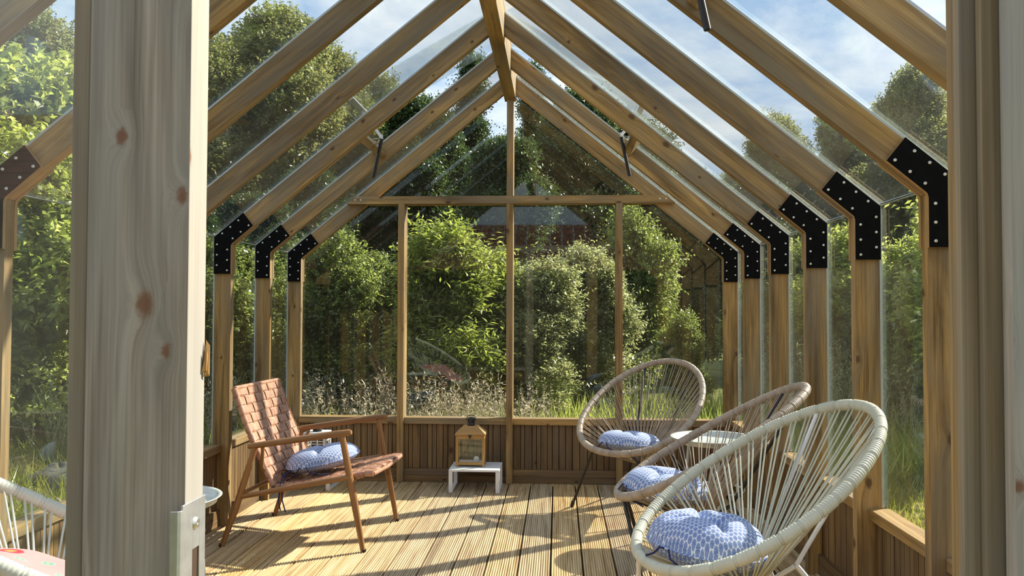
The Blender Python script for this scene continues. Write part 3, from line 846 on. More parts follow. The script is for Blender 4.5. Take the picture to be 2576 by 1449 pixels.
# ------------------------------------------------------------------ leather armchair
ac = empty('woven_leather_armchair', (-.961, 4.32175, 0), -.0814, label='teak armchair with woven tan leather back and seat beside the left wall', cat='armchair')
def ring_pts(a, b, n): return [a+(b-a)*i/n for i in range(n+1)]
for sg in (-1, 1):
    v = sg*.305
    m = MB(); m.tube([(-.372, v*1.02, .0), (-.30, v*1.0, .20), (-.205, v*.985, .505)], [.0125, .0175, .0150], 12)
    lg = m.build('leg', M_TEAK, ac, (.167, 0, .505))
    MB().tube([(-.373, v*1.02, .012), (-.3745, v*1.02, 0.0)], [.0135, .013], 12).build('foot_cap', M_RUBBER, lg)
    m = MB(); m.tube([(.365, v*.98, .0), (.315, v*.98, .26), (.252, v*.985, .570)], [.0125, .0185, .0155], 12)
    lg = m.build('leg', M_TEAK, ac, (-.113, 0, .57))
    MB().tube([(.3665, v*.98, .012), (.367, v*.98, 0.0)], [.0135, .013], 12).build('foot_cap', M_RUBBER, lg)
    m = MB(); m.tube([(-.238, v, .505), (-.20, v, .511), (.02, v, .546), (.22, v, .578), (.292, v, .588), (.302, v, .589)], [.0125, .0155, .0165, .0170, .0160, .011], 12)
    m.build('armrest', M_TEAK, ac, (.54, 0, .08))
    m = MB(); m.tube([(-.292, v, .247), (.0, v, .308), (.305, v, .368)], [.012, .015, .013], 12)
    m.build('side_rail', M_TEAK, ac, (.6, 0, .12))
    # short support from arm to the backrest
    m = MB(); m.tube([(-.165, v*.98, .505), (-.175, v*.93, .40), (-.15, v*.80, .33)], [.010, .009, .009], 10)
    m.build('back_support', M_TEAK, ac, (0, 0, 1))
m = MB(); m.tube([(-.255, -.305, .275), (-.255, .305, .275)], .011, 10); m.tube([(.30, -.30, .345), (.30, .30, .345)], .011, 10)
m.build('cross_rail', M_TEAK, ac, (0, 1, 0))

def woven(name, path, half, nv, nh, parent, sw=.84, tk=.0014, amp=.0040, rail_r=.0125):
    """basket weave of leather straps: path is a polyline in the chair's x-z plane, half the half width"""
    P = [Vector((x, 0, z)) for x, z in path]
    L = [0]
    for a, b in zip(P, P[1:]): L.append(L[-1]+(b-a).length)
    tot = L[-1]
    def pos(s):
        s = min(max(s, 0), tot)
        for i in range(len(L)-1):
            if s <= L[i+1]+1e-9: break
        f = (s-L[i])/(L[i+1]-L[i]); p = P[i].lerp(P[i+1], f)
        # smooth tangent
        t = (P[i+1]-P[i]).normalized()
        if f > .5 and i+2 < len(P): t = t.lerp((P[i+2]-P[i+1]).normalized(), f-.5).normalized()
        if f < .5 and i > 0: t = ((P[i]-P[i-1]).normalized()).lerp(t, .5+f).normalized()
        n = Vector((-t.z, 0, t.x))
        return p, t, n
    m = MB(); pv = 2*half/nv; ph = tot/nh
    def ribbon(rows, wvec_fn):
        vs = []; fs = []
        for (c, w, n) in rows:
            vs += [c-w+n*tk, c+w+n*tk, c+w-n*tk, c-w-n*tk]
        for i in range(len(rows)-1):
            a = i*4; b = a+4
            for k in range(4):
                l = (k+1) % 4; fs.append((a+k, a+l, b+l, b+k))
        fs += [(3, 2, 1, 0), (len(vs)-4, len(vs)-3, len(vs)-2, len(vs)-1)]
        m.add(vs, fs, 0, False)
    for j in range(nv):      # straps along the path
        y = -half+pv*(j+.5); rows = []
        ns = nh*6
        for i in range(ns+1):
            s = tot*i/ns; p, t, n = pos(s)
            sgn = math.cos(PI*(s/ph-.5)+(PI if (j//1) % 2 else 0))
            sgn = max(-1, min(1, sgn*1.9))
            rows.append((p+Vector((0, y, 0))+n*amp*sgn, Vector((0, pv*sw/2, 0)), n))
        ribbon(rows, None)
    for i in range(nh):      # straps across, wrapped round the rails
        s0 = ph*(i+.5); p, t, n = pos(s0); rows = []
        ns = nv*6
        for k in range(ns+1):
            y = -half+2*half*k/ns
            sgn = -math.cos(PI*((y+half)/pv-.5)+(PI if i % 2 else 0)); sgn = max(-1, min(1, sgn*1.9))
            rows.append((p+Vector((0, y, 0))+n*amp*sgn, t*ph*sw/2, n))
        ribbon(rows, None)
        for sg in (-1, 1):
            rr = rail_r+.002; rows = []
            for k in range(15):
                a = PI/2-sg*0 + k/14*PI*1.55
                c = p+Vector((0, sg*half, 0))-n*(rail_r*.6)
                q = c+(Vector((0, sg, 0))*math.cos(a-PI/2+0)*1.0*0+Vector((0, 0, 0)))
                th = PI/2-k/14*PI*1.5
                q = c+Vector((0, sg, 0))*math.cos(th)*rr+n*math.sin(th)*rr
                nn = (Vector((0, sg, 0))*math.cos(th)+n*math.sin(th)).normalized()
                rows.append((q, t*ph*sw/2, nn))
            ribbon(rows, None)
    for sg in (-1, 1):
        m.tube([pos(tot*i/20)[0]+Vector((0, sg*half, 0))-pos(tot*i/20)[2]*(rail_r*.6) for i in range(21)], rail_r, 10)
    return m.build(name, M_LEATHER, parent)
woven('backrest', [(-.335, .795), (-.328, .775), (-.30, .70), (-.262, .60), (-.215, .50), (-.165, .40), (-.115, .305)], .262, 9, 11, ac)
woven('seat', [(-.115, .300), (0, .318), (.12, .338), (.25, .36), (.34, .378), (.385, .387), (.405, .383)], .255, 9, 10, ac)
m = MB(); m.tube([(-.338, -.262, .792), (-.338, .262, .792)], .0125, 10); m.build('top_rail', M_LEATHER, ac)
m = MB(); m.tube([(.398, -.255, .376), (.396, 0, .366), (.398, .255, .376)], .012, 10); m.build('front_rail', M_LEATHER, ac)
kc = cushion('seat_cushion', .195, .072, M_BLUE, 'blue blossom-print cushion slumped against the woven leather armchair back', seed=6, group=GC, tie_ang=-1.9)
put(kc, ac, (.045, -.03, .398), (0, -.19, .2))
# hanging navy tie strings at the near rear side
for dx in (0, .012):
    MB().tube([(-.13-dx*.2, -.14, .0), (-.165-dx, -.175, -.02), (-.18-dx, -.215, -.07), (-.185-dx*1.5, -.235, -.13), (-.178-dx*2, -.24, -.19+dx)], .0032, 6).build('tie', M_NAVY, kc)

# ------------------------------------------------------------------ white stools with lanterns
def make_stool(loc, label, wx, dy, h):
    root = empty('low_stool', loc, label=label, cat='stool', group='low white slatted stools by the back wall')
    x, y = wx/2, dy/2
    m = MB(); m.box(-x, x, -y, y, h-.013, h); m.build('seat', M_WHITE, root, bevel=.0015)
    b = .026
    for sg in (-1, 1):
        a0, a1 = (sg*x-(b if sg > 0 else 0), sg*x+(0 if sg > 0 else b))
        for yy in (-y, y-b):
            MB().box(a0, a1, yy, yy+b*.5 if yy < 0 else yy+b, 0, h-.0135).build('leg', M_WHITE, root, bevel=.001)
        MB().box(a0, a1, -y+b*.5, y-b, 0, .014).build('stretcher', M_WHITE, root, bevel=.001)
    return root
s1 = make_stool((-.208, 5.455, 0), 'low white stool under the wooden lantern', .335, .285, .150)
s2 = make_stool((-1.335, 5.455, 0), 'low white stool behind the woven leather armchair', .335, .285, .150)

ln = empty('wooden_lantern', (-.245, 5.475, .1505), label='pale wooden glass lantern with black cap on the low white stool', cat='lantern')
hx, hy, pw = .0955, .068, .0145
for sx_ in (-1, 1):
    for sy_ in (-1, 1):
        MB().box(sx_*hx-(pw if sx_ > 0 else 0), sx_*hx+(0 if sx_ > 0 else pw), sy_*hy-(pw if sy_ > 0 else 0), sy_*hy+(0 if sy_ > 0 else pw), 0, .206).build('corner_post', M_LANT, ln, (0, 0, 1), .001)
for zz in (.012, .186):
    for sy_ in (-1, 1):
        MB().box(-hx+pw, hx-pw, sy_*hy-(.011 if sy_ > 0 else 0), sy_*hy+(0 if sy_ > 0 else .011), zz, zz+.020).build('rail', M_LANT, ln, (1, 0, 0), .001)
    for sx_ in (-1, 1):
        MB().box(sx_*hx-(.011 if sx_ > 0 else 0), sx_*hx+(0 if sx_ > 0 else .011), -hy+pw, hy-pw, zz, zz+.020).build('rail', M_LANT, ln, (0, 1, 0), .001)
MB().box(-hx+.012, hx-.012, -hy+.012, hy-.012, .018, .024).build('floor_panel', M_PAPER, ln)
for (a, b, c, d) in ((-hx+.006, hx-.006, -hy+.005, -hy+.007), (-hx+.006, hx-.006, hy-.007, hy-.005), (-hx+.005, -hx+.007, -hy+.008, hy-.008), (hx-.007, hx-.005, -hy+.008, hy-.008)):
    MB().box(a, b, c, d, .0325, .1855).build('glass_pane', M_GLASS, ln)
m = MB(); e0, e1 = .006, .046
A = [(-hx-e0, -hy-e0, .2065), (hx+e0, -hy-e0, .2065), (hx+e0, hy+e0, .2065), (-hx-e0, hy+e0, .2065)]
B = [(x, y, .220) for x, y, z in A]
C = [(-hx+e1, -hy+e1*.75, .268), (hx-e1, -hy+e1*.75, .268), (hx-e1, hy-e1*.75, .268), (-hx+e1, hy-e1*.75, .268)]
m.add(A+B+C, [(3, 2, 1, 0)]+[(i, (i+1) % 4, (i+1) % 4+4, i+4) for i in range(4)]+[(i+4, (i+1) % 4+4, (i+1) % 4+8, i+8) for i in range(4)]+[(8, 9, 10, 11)])
m.build('lid', M_LANT, ln, (1, 0, 0), .0015)
m = MB(); m.lathe([(.0, .2685), (.025, .2685), (.026, .275), (.024, .278), (.024, .302), (.027, .306), (.026, .318), (.012, .324), (0, .325)], 20)
cap = m.build('vent_cap', M_BLACK, ln)
MB().tube([(-.030, 0, .300)]+[(-.033*math.cos(a), 0, .304+.034*math.sin(a)) for a in [PI*i/14 for i in range(15)]]+[(.030, 0, .300)], .0022, 6).build('handle', M_BLACK, cap)
m = MB(); m.tube([(-.012, -hy-.008, .2075), (0, -hy-.009, .209), (.012, -hy-.008, .2075)], .0045, 8); m.tube([(0, -hy-.008, .212), (.001, -hy-.009, .196), (0, -hy-.009, .188)], .004, 8)
m.build('clasp', M_BLACK, ln)
m = MB()
n = 28; prof = [(.0, -.0035), (.017, -.0035), (.0195, -.001), (.0195, .001), (.017, .0035), (0, .0035)]; vs = []
for rr, h in prof:
    for k in range(n):
        a = 2*PI*k/n; vs.append((rr*math.cos(a), h, .0195+rr*math.sin(a)))
m.add(vs, [((i+1)*n+k, i*n+k, i*n+(k+1) % n, (i+1)*n+(k+1) % n)[::-1] for i in range(5) for k in range(n)], 0, True)
tag(m.build('tealight', M_CANDLE, None, loc=(-.207, 5.46, .1755)), 'round white disc leaning inside the wooden lantern', 'candle')

# white lantern behind the armchair
l2 = empty('white_lantern', (-1.285, 5.42, .1505), label='white lattice lantern with dark cap partly hidden behind the leather armchair', cat='lantern')
hw = .068
for sx_ in (-1, 1):
    for sy_ in (-1, 1):
        MB().box(sx_*hw-.006, sx_*hw+.006, sy_*hw-.006, sy_*hw+.006, 0, .215).build('corner_post', M_WHITE, l2, bevel=.001)
for sgn, ax in ((-1, 0), (1, 0), (-1, 1), (1, 1)):
    m = MB()
    for i in range(1, 3):
        t_ = -hw+2*hw*i/3
        if ax == 0: m.box(t_-.002, t_+.002, sgn*hw-.002, sgn*hw+.002, .008, .208)
        else: m.box(sgn*hw-.002, sgn*hw+.002, t_-.002, t_+.002, .008, .208)
    for i in range(6):
        z = .002+i*.0405
        if ax == 0: m.box(-hw+.0065, hw-.0065, sgn*hw-.0025, sgn*hw+.0025, z, z+.005)
        else: m.box(sgn*hw-.0025, sgn*hw+.0025, -hw+.0065, hw-.0065, z, z+.005)
    m.build('lattice_panel', M_WHITE, l2)
MB().box(-hw-.008, hw+.008, -hw-.008, hw+.008, .2155, .224).build('top_plate', M_WHITE, l2, bevel=.001)
m = MB(); m.lathe([(0, .2245), (.030, .2245), (.030, .256), (.036, .260), (.034, .272), (.016, .282), (0, .284)], 20); m.build('vent_cap', M_BLACK, l2)
MB().box(-hw+.007, hw-.007, -hw+.007, hw-.007, .0005, .004).build('floor_panel', M_WHITE, l2)

# ------------------------------------------------------------------ tray tables
def tray_table(loc, r, h, label):
    root = empty('tray_table', loc, label=label, cat='side table', group='pale grey round tray tables')
    m = MB(); m.lathe([(0, h-.012), (r*.80, h-.012), (r*.90, h-.004), (r*.93, h+.0145), (r, h+.0175), (r+.002, h+.016), (r*.945, h+.0115), (r*.915, h-.009), (r*.82, h-.0155), (0, h-.0155)][::-1], 64)
    m.build('tray_top', M_TRAY, root)
    for k in range(3):
        a = .5+k*2*PI/3; d = Vector((math.cos(a), math.sin(a), 0))
        MB().tube([d*r*.62+Vector((0, 0, h-.0165)), d*r*.70+Vector((0, 0, h*.5)), d*r*.80], .0075, 10).build('leg', M_TRAY, root)
    n = 40; m = MB(); m.tube([(r*.70*math.cos(2*PI*i/n), r*.70*math.sin(2*PI*i/n), h*.5) for i in range(n)], .005, 8, closed=True); m.build('brace_ring', M_TRAY, root)
    return root
tray_table((1.165, 4.36, 0), .225, .515, 'pale grey round tray table between the two taupe egg chairs')
tray_table((-1.085, 2.86, 0), .205, .505, 'pale grey round tray table edge showing beside the strike plate')

# ------------------------------------------------------------------ outdoors
GZ = -.14
m = MB(); m.add([(-60, -12, GZ), (60, -12, GZ), (60, 70, GZ), (-60, 70, GZ)], [(0, 1, 2, 3)])
tg = NT('meadow_ground'); tcg = tg.n('ShaderNodeTexCoord')
cg_ = tg.ramp(tg.noise(tcg.outputs['Object'], 1.3, 6, .7), [(.3, (.06, .075, .02)), (.55, (.13, .14, .035)), (.75, (.19, .185, .06))])
tag(m.build('ground', tg.done(tg.bsdf(cg_, .95, .1))), 'grassy ground around the greenhouse', 'ground', kind='structure')

rng = np.random.default_rng(11)
def unit(a): return a/np.maximum(np.linalg.norm(a, axis=-1, keepdims=True), 1e-9)
def leaf_mesh(name, base, direc, ln_, wd, mat, tint, fold=.25):
    """one folded diamond quad per leaf"""
    n = len(base); d = unit(direc)
    up = unit(rng.normal(size=(n, 3))*.7+np.array([0, 0, .9]))
    side = unit(np.cross(d, up)); nor = np.cross(side, d)
    ln_ = np.asarray(ln_).reshape(-1, 1)*np.ones((n, 1)); wd = np.asarray(wd).reshape(-1, 1)*np.ones((n, 1))
    mid = base+d*ln_*.45
    V = np.empty((n, 4, 3), np.float32)
    V[:, 0] = base; V[:, 1] = mid+side*wd*.5+nor*wd*fold; V[:, 2] = base+d*ln_-nor*ln_*.12; V[:, 3] = mid-side*wd*.5+nor*wd*fold
    me = bpy.data.meshes.new(name)
    me.vertices.add(4*n); me.loops.add(4*n); me.polygons.add(n)
    me.vertices.foreach_set('co', V.reshape(-1)); me.loops.foreach_set('vertex_index', np.arange(4*n, dtype=np.int32))
    me.polygons.foreach_set('loop_start', np.arange(0, 4*n, 4, dtype=np.int32))
    me.update(calc_edges=True)
    at_ = me.attributes.new('tint', 'FLOAT', 'POINT'); at_.data.foreach_set('value', np.repeat(np.clip(tint, 0, 1), 4).astype(np.float32))
    me.materials.append(mat)
    return me
def twig_leaves(P, Dr, tl, per, spread=.9):
    """leaves set along twigs that start at P and run along Dr for length tl"""
    n = len(P); t = (np.arange(per)+.5)/per
    d = unit(Dr)
    base = P[:, None, :]+d[:, None, :]*(t[None, :, None]*np.asarray(tl).reshape(-1, 1, 1)) + rng.normal(size=(n, per, 3))*.006
    per_ = unit(rng.normal(size=(n, per, 3)))
    per_ -= d[:, None, :]*(per_*d[:, None, :]).sum(-1, keepdims=True)
    ld = unit(d[:, None, :]*.7+unit(per_)*spread+np.array([0, 0, -.15]))
    return base.reshape(-1, 3), ld.reshape(-1, 3)
def blob_points(blobs, n, shell=.55):
    w = np.array([(b[3]*b[4]*b[5])**(2/3) for b in blobs]); idx = rng.choice(len(blobs), n, p=w/w.sum())
    B = np.array(blobs)[idx]; u = unit(rng.normal(size=(n, 3)))
    r = (shell**3+(1-shell**3)*rng.random((n, 1)))**(1/3)
    return B[:, :3]+u*B[:, 3:]*r, u
def crown_blobs(h, w, n, z0, seed, jit=.55, taper=.0):
    r_ = random.Random(seed); out = []
    for i in range(n):
        f = (i+.5)/n; z = z0+(h-z0)*(.12+.80*f)
        prof = math.sin(PI*min(1, .16+.80*f))**.7*(1-taper*f)
        a = r_.uniform(0, 2*PI); rr = w*prof*r_.uniform(.15, jit)
        s_ = w*r_.choice((r_.uniform(.13, .24), r_.uniform(.22, .42)))*(.6+.4*prof)*(1-taper*.6*f)
        out.append((rr*math.cos(a), rr*math.sin(a), z, s_, s_, s_*r_.uniform(.7, 1.0)))
    return out
def branches(blobs, h, trunk_r, name, mat, seed, nstem=1, spread=0.0):
    r_ = random.Random(seed); m = MB()
    for k in range(nstem):
        a = r_.uniform(0, 2*PI); lean = spread*r_.uniform(.4, 1)
        ht = h*r_.uniform(.72, .9) if nstem > 1 else h*.86
        pts = [(lean*math.cos(a)*f**1.3+.03*h*.3*math.sin(3*f+k), lean*math.sin(a)*f**1.3, ht*f) for f in [i/7 for i in range(8)]]
        m.tube(pts, [trunk_r*(1-.82*i/7) for i in range(8)], 8)
    for b in blobs:
        z0 = max(.1, b[2]*r_.uniform(.45, .75)); q = Vector(b[:3])
        p = Vector((0, 0, z0)); mid = p.lerp(q, .55)+Vector((0, 0, .08*h*.2))
        m.tube([p, mid, q], [trunk_r*.38, trunk_r*.22, trunk_r*.08], 6)
    me_o = m.build(name, mat)
    me = me_o.data; bpy.data.objects.remove(me_o)
    return me
SPEC = {}
def species(key, h, w, nblob, z0, ntw, per, tl, ll, lw, mat, bark, tr, shell=.55, up=.35, nstem=1, spread=0.0, taper=0.0, jit=.55):
    bl = crown_blobs(h, w, nblob, z0, hash(key) % 997 if False else sum(map(ord, key)), jit, taper)
    P, u = blob_points(bl, ntw, shell)
    Dr = unit(u*.7+rng.normal(size=u.shape)*.45+np.array([0, 0, up]))
    tls = tl*(.5+.7*rng.random(ntw)+.9*(rng.random(ntw) > .93))
    b, d = twig_leaves(P, Dr, tls, per)
    n = len(b); ttw = np.repeat(rng.random(ntw), per)*.6+rng.random(n)*.4
    lm = leaf_mesh(key+'_foliage', b, d, ll*(.65+.7*rng.random(n)), lw*(.65+.7*rng.random(n)), mat, ttw)
    SPEC[key] = (lm, branches(bl, h, tr, key+'_trunk', bark, sum(map(ord, key)), nstem, spread), h)
species('forest', 8.0, 2.3, 34, .3, 34000, 8, .32, .082, .046, L_DARK, M_BARK, .15, .4, .1)
species('forest_b', 9.0, 1.8, 34, .5, 32000, 8, .32, .082, .042, L_DARK, M_BARK, .16, .4, -.1, taper=.75, jit=.4)
species('olive', 8.0, 2.1, 60, .6, 32000, 8, .27, .078, .040, L_OLIVE, M_BARK, .14, .35, .35, jit=.85)
species('hazel', 3.4, 1.15, 26, .25, 4000, 8, .28, .085, .044, L_BROAD, M_BARK, .035, .45, .3, 3, .45)
species('willow', 2.5, .68, 24, .1, 4200, 9, .26, .075, .022, L_BRIGHT, M_BARK_PALE, .018, .3, .85, 5, .35)
species('alder', 2.7, .9, 26, .1, 6500, 9, .18, .046, .030, L_ROUND, M_BARK, .022, .45, .45, 4, .35)
species('silver', 2.7, .9, 26, .1, 6500, 9, .19, .050, .022, L_PALE, M_BARK_PALE, .02, .4, .6, 4, .4)
def plant(key, name, px, Y, top, wscale, label, cat, group=None, rz=0.0, px_is_x=False):
    """stands on the ground below photo column px at depth Y, its top reaching photo row top"""
    lm, tm, h = SPEC[key]
    p = at(px, top, Y); s_ = (p.z-GZ)/h
    root = empty(name, (p.x, Y, GZ), rz, label=label, cat=cat, group=group)
    for nm, me in (('trunk', tm), ('foliage', lm)):
        o = bpy.data.objects.new(nm, me); COL.objects.link(o); o.parent = root
    root.scale = (s_*wscale, s_*wscale, s_)
    return root
GF = 'dark forest trees beyond the back gable'
for (px, Y, tp, ws, rz, key, lb) in (
    (1185, 17, 92, 1.0, .3, 'forest_b', 'tall dark tree rising left of the centre mullion top'),
    (1060, 15.5, 235, 1.0, 1.3, 'forest', 'dark tree behind the left end of the horizontal rail'),
    (930, 17, 300, 1.1, 2.2, 'forest', 'dark tree behind the left mullion of the back gable'),
    (1335, 18, 118, .9, 3.0, 'forest_b', 'dark tree rising just right of the centre mullion'),
    (1460, 15, 215, 1.0, 4.1, 'forest', 'dark tree behind the right part of the gable triangle'),
    (1600, 17, 290, 1.1, 5.0, 'forest', 'dark tree behind the right mullion of the back gable'),
    (1740, 15, 420, 1.1, .9, 'forest', 'dark tree behind the right back corner post'),
    (780, 13.5, 420, 1.3, 1.9, 'forest', 'dark tree behind the left back corner post'),
    (1270, 13, 330, 1.0, 2.6, 'forest', 'dark tree low behind the centre mullion'),
    (640, 12, 480, 1.3, 2.9, 'forest', 'dark tree behind the left side wall near the back corner'),
    (1900, 16, 440, 1.2, 3.9, 'forest', 'dark tree behind the right side wall near the back corner'),
    (480, 11, 520, 1.2, .4, 'forest', 'dark tree seen past the doorway jamb through left wall'),
    ):
    plant(key, 'forest_tree', px, Y, tp, ws, lb, 'tree', GF, rz)
for (px, Y, tp, ws, rz, lb) in (
    (690, 15, 8, 1.05, .2, 'tallest olive-green tree above the left roof slope'),
    (560, 14, 95, 1.1, 1.7, 'olive-green tree beside the door jamb above the left roof slope'),
    (835, 16, 128, .9, 3.3, 'olive-green tree right of the tallest tree on the left'),
    (950, 18, 190, .8, 4.4, 'olive-green tree top beside the opened left roof vent'),
    (1950, 22, 285, 1.0, 2.4, 'hazy olive-green tree above the right roof slope'),
    (2290, 20, 150, .9, 5.3, 'olive-green tree at the upper right beyond the roof glass'),
    (2120, 23, 245, .9, .9, 'olive-green tree between the two largest black corner plates'),

    (90, 9, 40, 1.0, 3.7, 'olive-green tree high behind the front glass at left'),
    ):
    plant('olive', 'olive_tree', px, Y, tp, ws, lb, 'tree', 'olive-green trees around the greenhouse', rz)
for (key, nm, px, Y, tp, ws, rz, lb) in (
    ('willow', 'willow_shrub', 1115, 7.7, 585, 1.25, .4, 'bright green willow shrub left of the centre mullion'),
    ('willow', 'willow_shrub', 1225, 8.2, 650, 1.35, 2.1, 'bright green willow shrub just behind the centre mullion'),
    ('willow', 'willow_shrub', 1050, 8.6, 690, 1.2, 4.0, 'smaller bright willow shrub beside the left mullion'),
    ('alder', 'alder_shrub', 850, 8.0, 590, 1.0, 1.0, 'small-leaved green shrub behind the leather armchair'),
    ('alder', 'alder_shrub', 950, 8.6, 640, .9, 3.6, 'small-leaved green shrub left of the left mullion'),
    ('alder', 'alder_shrub', 760, 9.2, 610, 1.0, 5.2, 'small-leaved green shrub behind the left back corner post'),
    ('silver', 'silver_shrub', 1370, 8.2, 655, 1.2, .6, 'silvery green shrub right of the centre mullion'),
    ('silver', 'silver_shrub', 1470, 8.8, 620, 1.05, 2.7, 'silvery green shrub left of the right mullion'),
    ('alder', 'alder_shrub', 1590, 10.5, 520, .9, 4.9, 'tall small-leaved shrub right of the right mullion'),
    ('silver', 'silver_shrub', 1310, 9.4, 690, .9, 3.9, 'silvery green shrub farther back beside the centre mullion'),
    ('alder', 'alder_shrub', 1720, 9.5, 780, .9, 2.0, 'small-leaved green shrub above the back corner egg chair'),
    ('hazel', 'hazel_shrub', 2290, 8.0, 585, .95, 1.1, 'broad-leaved shrub beyond the tall pane under the largest plates'),
    ('hazel', 'hazel_shrub', 2130, 8.8, 560, 1.0, 3.1, 'broad-leaved shrub behind the right wall above the cream chair'),
    ('hazel', 'hazel_shrub', 2030, 9.8, 600, 1.0, 5.0, 'broad-leaved shrub behind the right wall posts'),
    ('hazel', 'hazel_shrub', 2440, 7.4, 420, 1.0, 4.2, 'broad-leaved shrub behind the right door jamb'),
    ('hazel', 'hazel_shrub', 95, 7.2, 330, 1.1, .2, 'broad-leaved bright shrub behind the front glass at left'),
    ('hazel', 'hazel_shrub', 10, 7.8, 120, 1.0, 2.4, 'tall broad-leaved shrub at the far left edge'),
    ('hazel', 'hazel_shrub', 170, 8.4, 150, 1.0, 4.4, 'tall broad-leaved shrub against the left door jamb'),
    ('alder', 'alder_shrub', 560, 7.2, 600, 1.0, 4.1, 'small-leaved shrub between the left wall posts beside doorway'),
    ('alder', 'alder_shrub', 660, 8.4, 640, 1.0, .7, 'small-leaved shrub between the two far left wall posts'),
    ('alder', 'alder_shrub', 1900, 9.6, 700, 1.0, 3.0, 'small-leaved shrub between the far right wall posts'),
    ):
    plant(key, nm, px, Y, tp, ws, lb, 'shrub', nm.replace('_', ' ')+'s outside the glass', rz)

# grasses: nobody could count the blades
def blades(name, n, xr, yr, hmin, hmax, wd, mat, label, lean=.35, head=0, clump=None):
    P = np.empty((n, 3)); P[:, 0] = rng.uniform(*xr, n); P[:, 1] = rng.uniform(*yr, n); P[:, 2] = GZ
    if clump:
        c = rng.random((clump, 2)); k = rng.integers(0, clump, n); q = rng.normal(size=(n, 2))*.10
        P[:, 0] = xr[0]+(xr[1]-xr[0])*c[k, 0]+q[:, 0]; P[:, 1] = yr[0]+(yr[1]-yr[0])*c[k, 1]+q[:, 1]
    P[:, 0] = np.clip(P[:, 0], *xr); P[:, 1] = np.clip(P[:, 1], *yr)
    h = rng.uniform(hmin, hmax, n)
    Dr = unit(np.stack([rng.normal(size=n)*lean, rng.normal(size=n)*lean, np.ones(n)], 1))
    base = [P]; dirs = [Dr]; lens = [h]; wds = [np.full(n, wd)]; tint = [rng.random(n)*.7]
    if head:
        t = rng.random((n, head))*.55+.45
        q = P[:, None]+Dr[:, None]*(h[:, None, None]*t[..., None])
        dd = unit(rng.normal(size=(n, head, 3))+np.array([0, 0, .9]))
        base.append(q.reshape(-1, 3)); dirs.append(dd.reshape(-1, 3)); lens.append(rng.uniform(.018, .05, n*head)); wds.append(rng.uniform(.005, .013, n*head)); tint.append(.35+.65*rng.random(n*head))
    me = leaf_mesh(name, np.concatenate(base), np.concatenate(dirs), np.concatenate(lens), np.concatenate(wds), mat, np.concatenate(tint))
    o = bpy.data.objects.new(name, me); COL.objects.link(o)
    return tag(o, label, 'grass', kind='stuff')
blades('dry_weeds', 850, (-2.6, .25), (6.15, 7.4), .35, .86, .006, L_DRY, 'dry pale seed-headed weeds growing right behind the back gable', .16, 26, 60)
blades('meadow_grass', 20000, (-3.0, 3.4), (6.1, 9.0), .2, .62, .011, L_BROAD, 'green and yellow meadow grass behind the back gable', .35)
blades('meadow_grass', 60000, (1.72, 7.5), (2.0, 11.0), .06, .22, .010, L_GRASS, 'sunny yellow-green grass outside the right side wall', .5)
blades('meadow_grass', 52000, (-8.0, -1.9), (1.8, 10.5), .08, .34, .011, L_GRASS, 'green grass outside the left side wall', .5)
blades('tall_weeds', 2600, (2.6, 6.5), (7.0, 9.8), .45, 1.15, .008, L_WEED, 'grey-green seedy weeds standing outside the right wall', .22, 24, 80)
blades('tall_weeds', 2400, (-7.0, -2.4), (6.4, 9.2), .4, 1.0, .008, L_WEED, 'grey-green weeds standing outside the left wall', .25, 22, 80)

# stone and fallen branches
m = MB(); vs = []; nn = 14
q = at(150, 1165, 5.6)
for i in range(nn+1):
    for k in range(20):
        th = PI*i/nn; a = 2*PI*k/20
        r_ = 1+.10*math.sin(3*a+2*th)+.07*math.sin(5*th+a*2)
        vs.append((.20*r_*math.sin(th)*math.cos(a), .17*r_*math.sin(th)*math.sin(a), .13*r_*math.cos(th)))
m.add(vs, [(i*20+k, (i+1)*20+k, (i+1)*20+(k+1) % 20, i*20+(k+1) % 20) for i in range(nn) for k in range(20)], 0, True)
tag(m.build('boulder', M_STONE, None, loc=(q.x, 5.6, GZ+.10)), 'grey boulder lying in the grass at far left', 'stone')

# the shed behind the photographer, seen only mirrored in the back panes
M_SHED = wood('dark_shed_board', [(.34, (.02, .014, .009)), (.5, (.05, .034, .02)), (.66, (.085, .06, .036))], (.02, .01, .006), knots=.3, vary=.3)
sh = empty('garden_shed', (0.9, -4.3, GZ), label='dark boarded shed with red tiled roof mirrored in the back panes', cat='shed')
m = MB()
x = -7.5
while x < 4.2:
    m.box(x, x+.118, -.02+random.uniform(-.004, .004), .02, 0, 2.25); x += .122
m.build('wall', M_SHED, sh, (0, 0, 1))
M_TILE = plain('red_clay_tile', (.16, .06, .035), .8, .3, 0, .25, 8)
m = MB()
for j in range(8):
    for i in range(51):
        xx = -7.8+i*.24; yy = .28-j*.23; zz = 2.16+j*.13
        m.obox((xx, yy, zz), (.112, 0, 0), (0, .125, -.066), (0, .007, .012))
m.build('roof', M_TILE, sh)

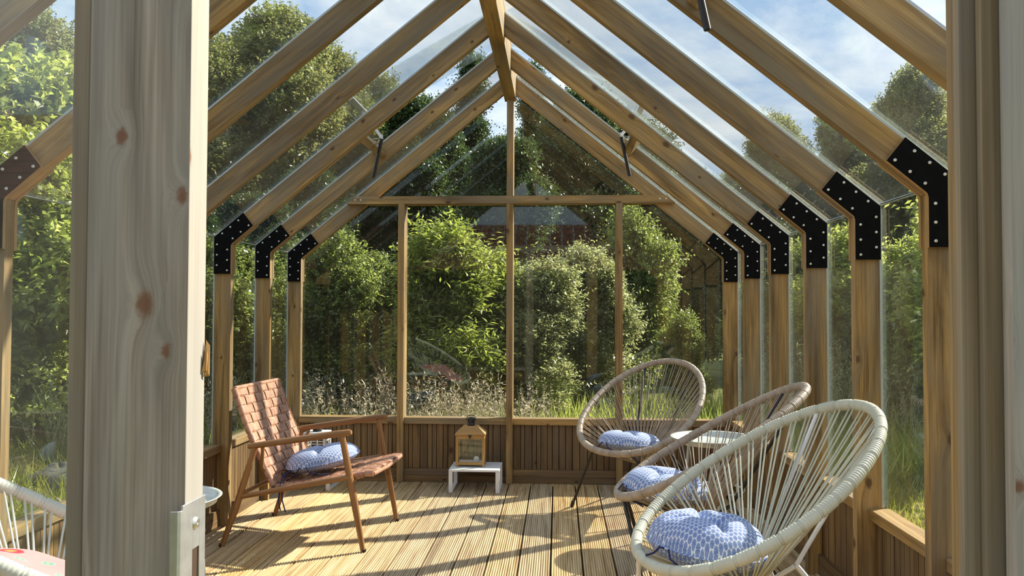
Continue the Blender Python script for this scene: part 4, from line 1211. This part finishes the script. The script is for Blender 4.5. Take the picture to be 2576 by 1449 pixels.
# ------------------------------------------------------------------ light
sun = bpy.data.lights.new('sun', 'SUN'); so = bpy.data.objects.new('sun', sun); COL.objects.link(so)
sun.energy = 6.1; sun.angle = math.radians(.55); sun.color = (1, .90, .74)
so.rotation_euler = Vector((-1.157, -.85, -1)).to_track_quat('-Z', 'Y').to_euler()

wd = bpy.data.worlds.new('sky'); S.world = wd; wd.use_nodes = True
t = wd.node_tree; t.nodes.clear()
class WT(NT):
    def __init__(s): s.t = t
w = WT(); out = w.n('ShaderNodeOutputWorld'); bg = w.n('ShaderNodeBackground')
tc = w.n('ShaderNodeTexCoord'); sp3 = w.n('ShaderNodeSeparateXYZ'); w.set(sp3.inputs[0], tc.outputs['Generated'])
zz = w.math('ADD', w.math('MAXIMUM', sp3.outputs[2], 0.0), .22)
cb = w.n('ShaderNodeCombineXYZ'); w.set(cb.inputs[0], w.math('DIVIDE', sp3.outputs[0], zz)); w.set(cb.inputs[1], w.math('DIVIDE', sp3.outputs[1], zz))
n1 = w.noise(cb.outputs[0], 1.25, 9, .62, dist=.35)
cl = w.ramp(n1, [(.40, (.08, .08, .08)), (.50, (.6, .6, .6)), (.62, (1, 1, 1))])
shade = w.ramp(w.noise(cb.outputs[0], 3.1, 6, .6), [(.3, (.58, .62, .68)), (.7, (.80, .82, .84))])
blue = w.ramp(sp3.outputs[2], [(0.0, (.42, .52, .66)), (.35, (.22, .36, .58)), (1, (.13, .25, .50))])
c = w.mix(cl, blue, shade)
w.set(bg.inputs[0], c); bg.inputs[1].default_value = .95
t.links.new(bg.outputs[0], out.inputs[0])

S.view_settings.view_transform = 'Standard'; S.view_settings.look = 'None'; S.view_settings.gamma = 1.0
S.view_settings.exposure = 0.84; S.view_settings.use_curve_mapping = False
S.cycles.use_denoising = True
S.cycles.max_bounces = 7; S.cycles.diffuse_bounces = 3; S.cycles.glossy_bounces = 3; S.cycles.transmission_bounces = 4
S.cycles.transparent_max_bounces = 14
S.cycles.caustics_reflective = False; S.cycles.caustics_refractive = False
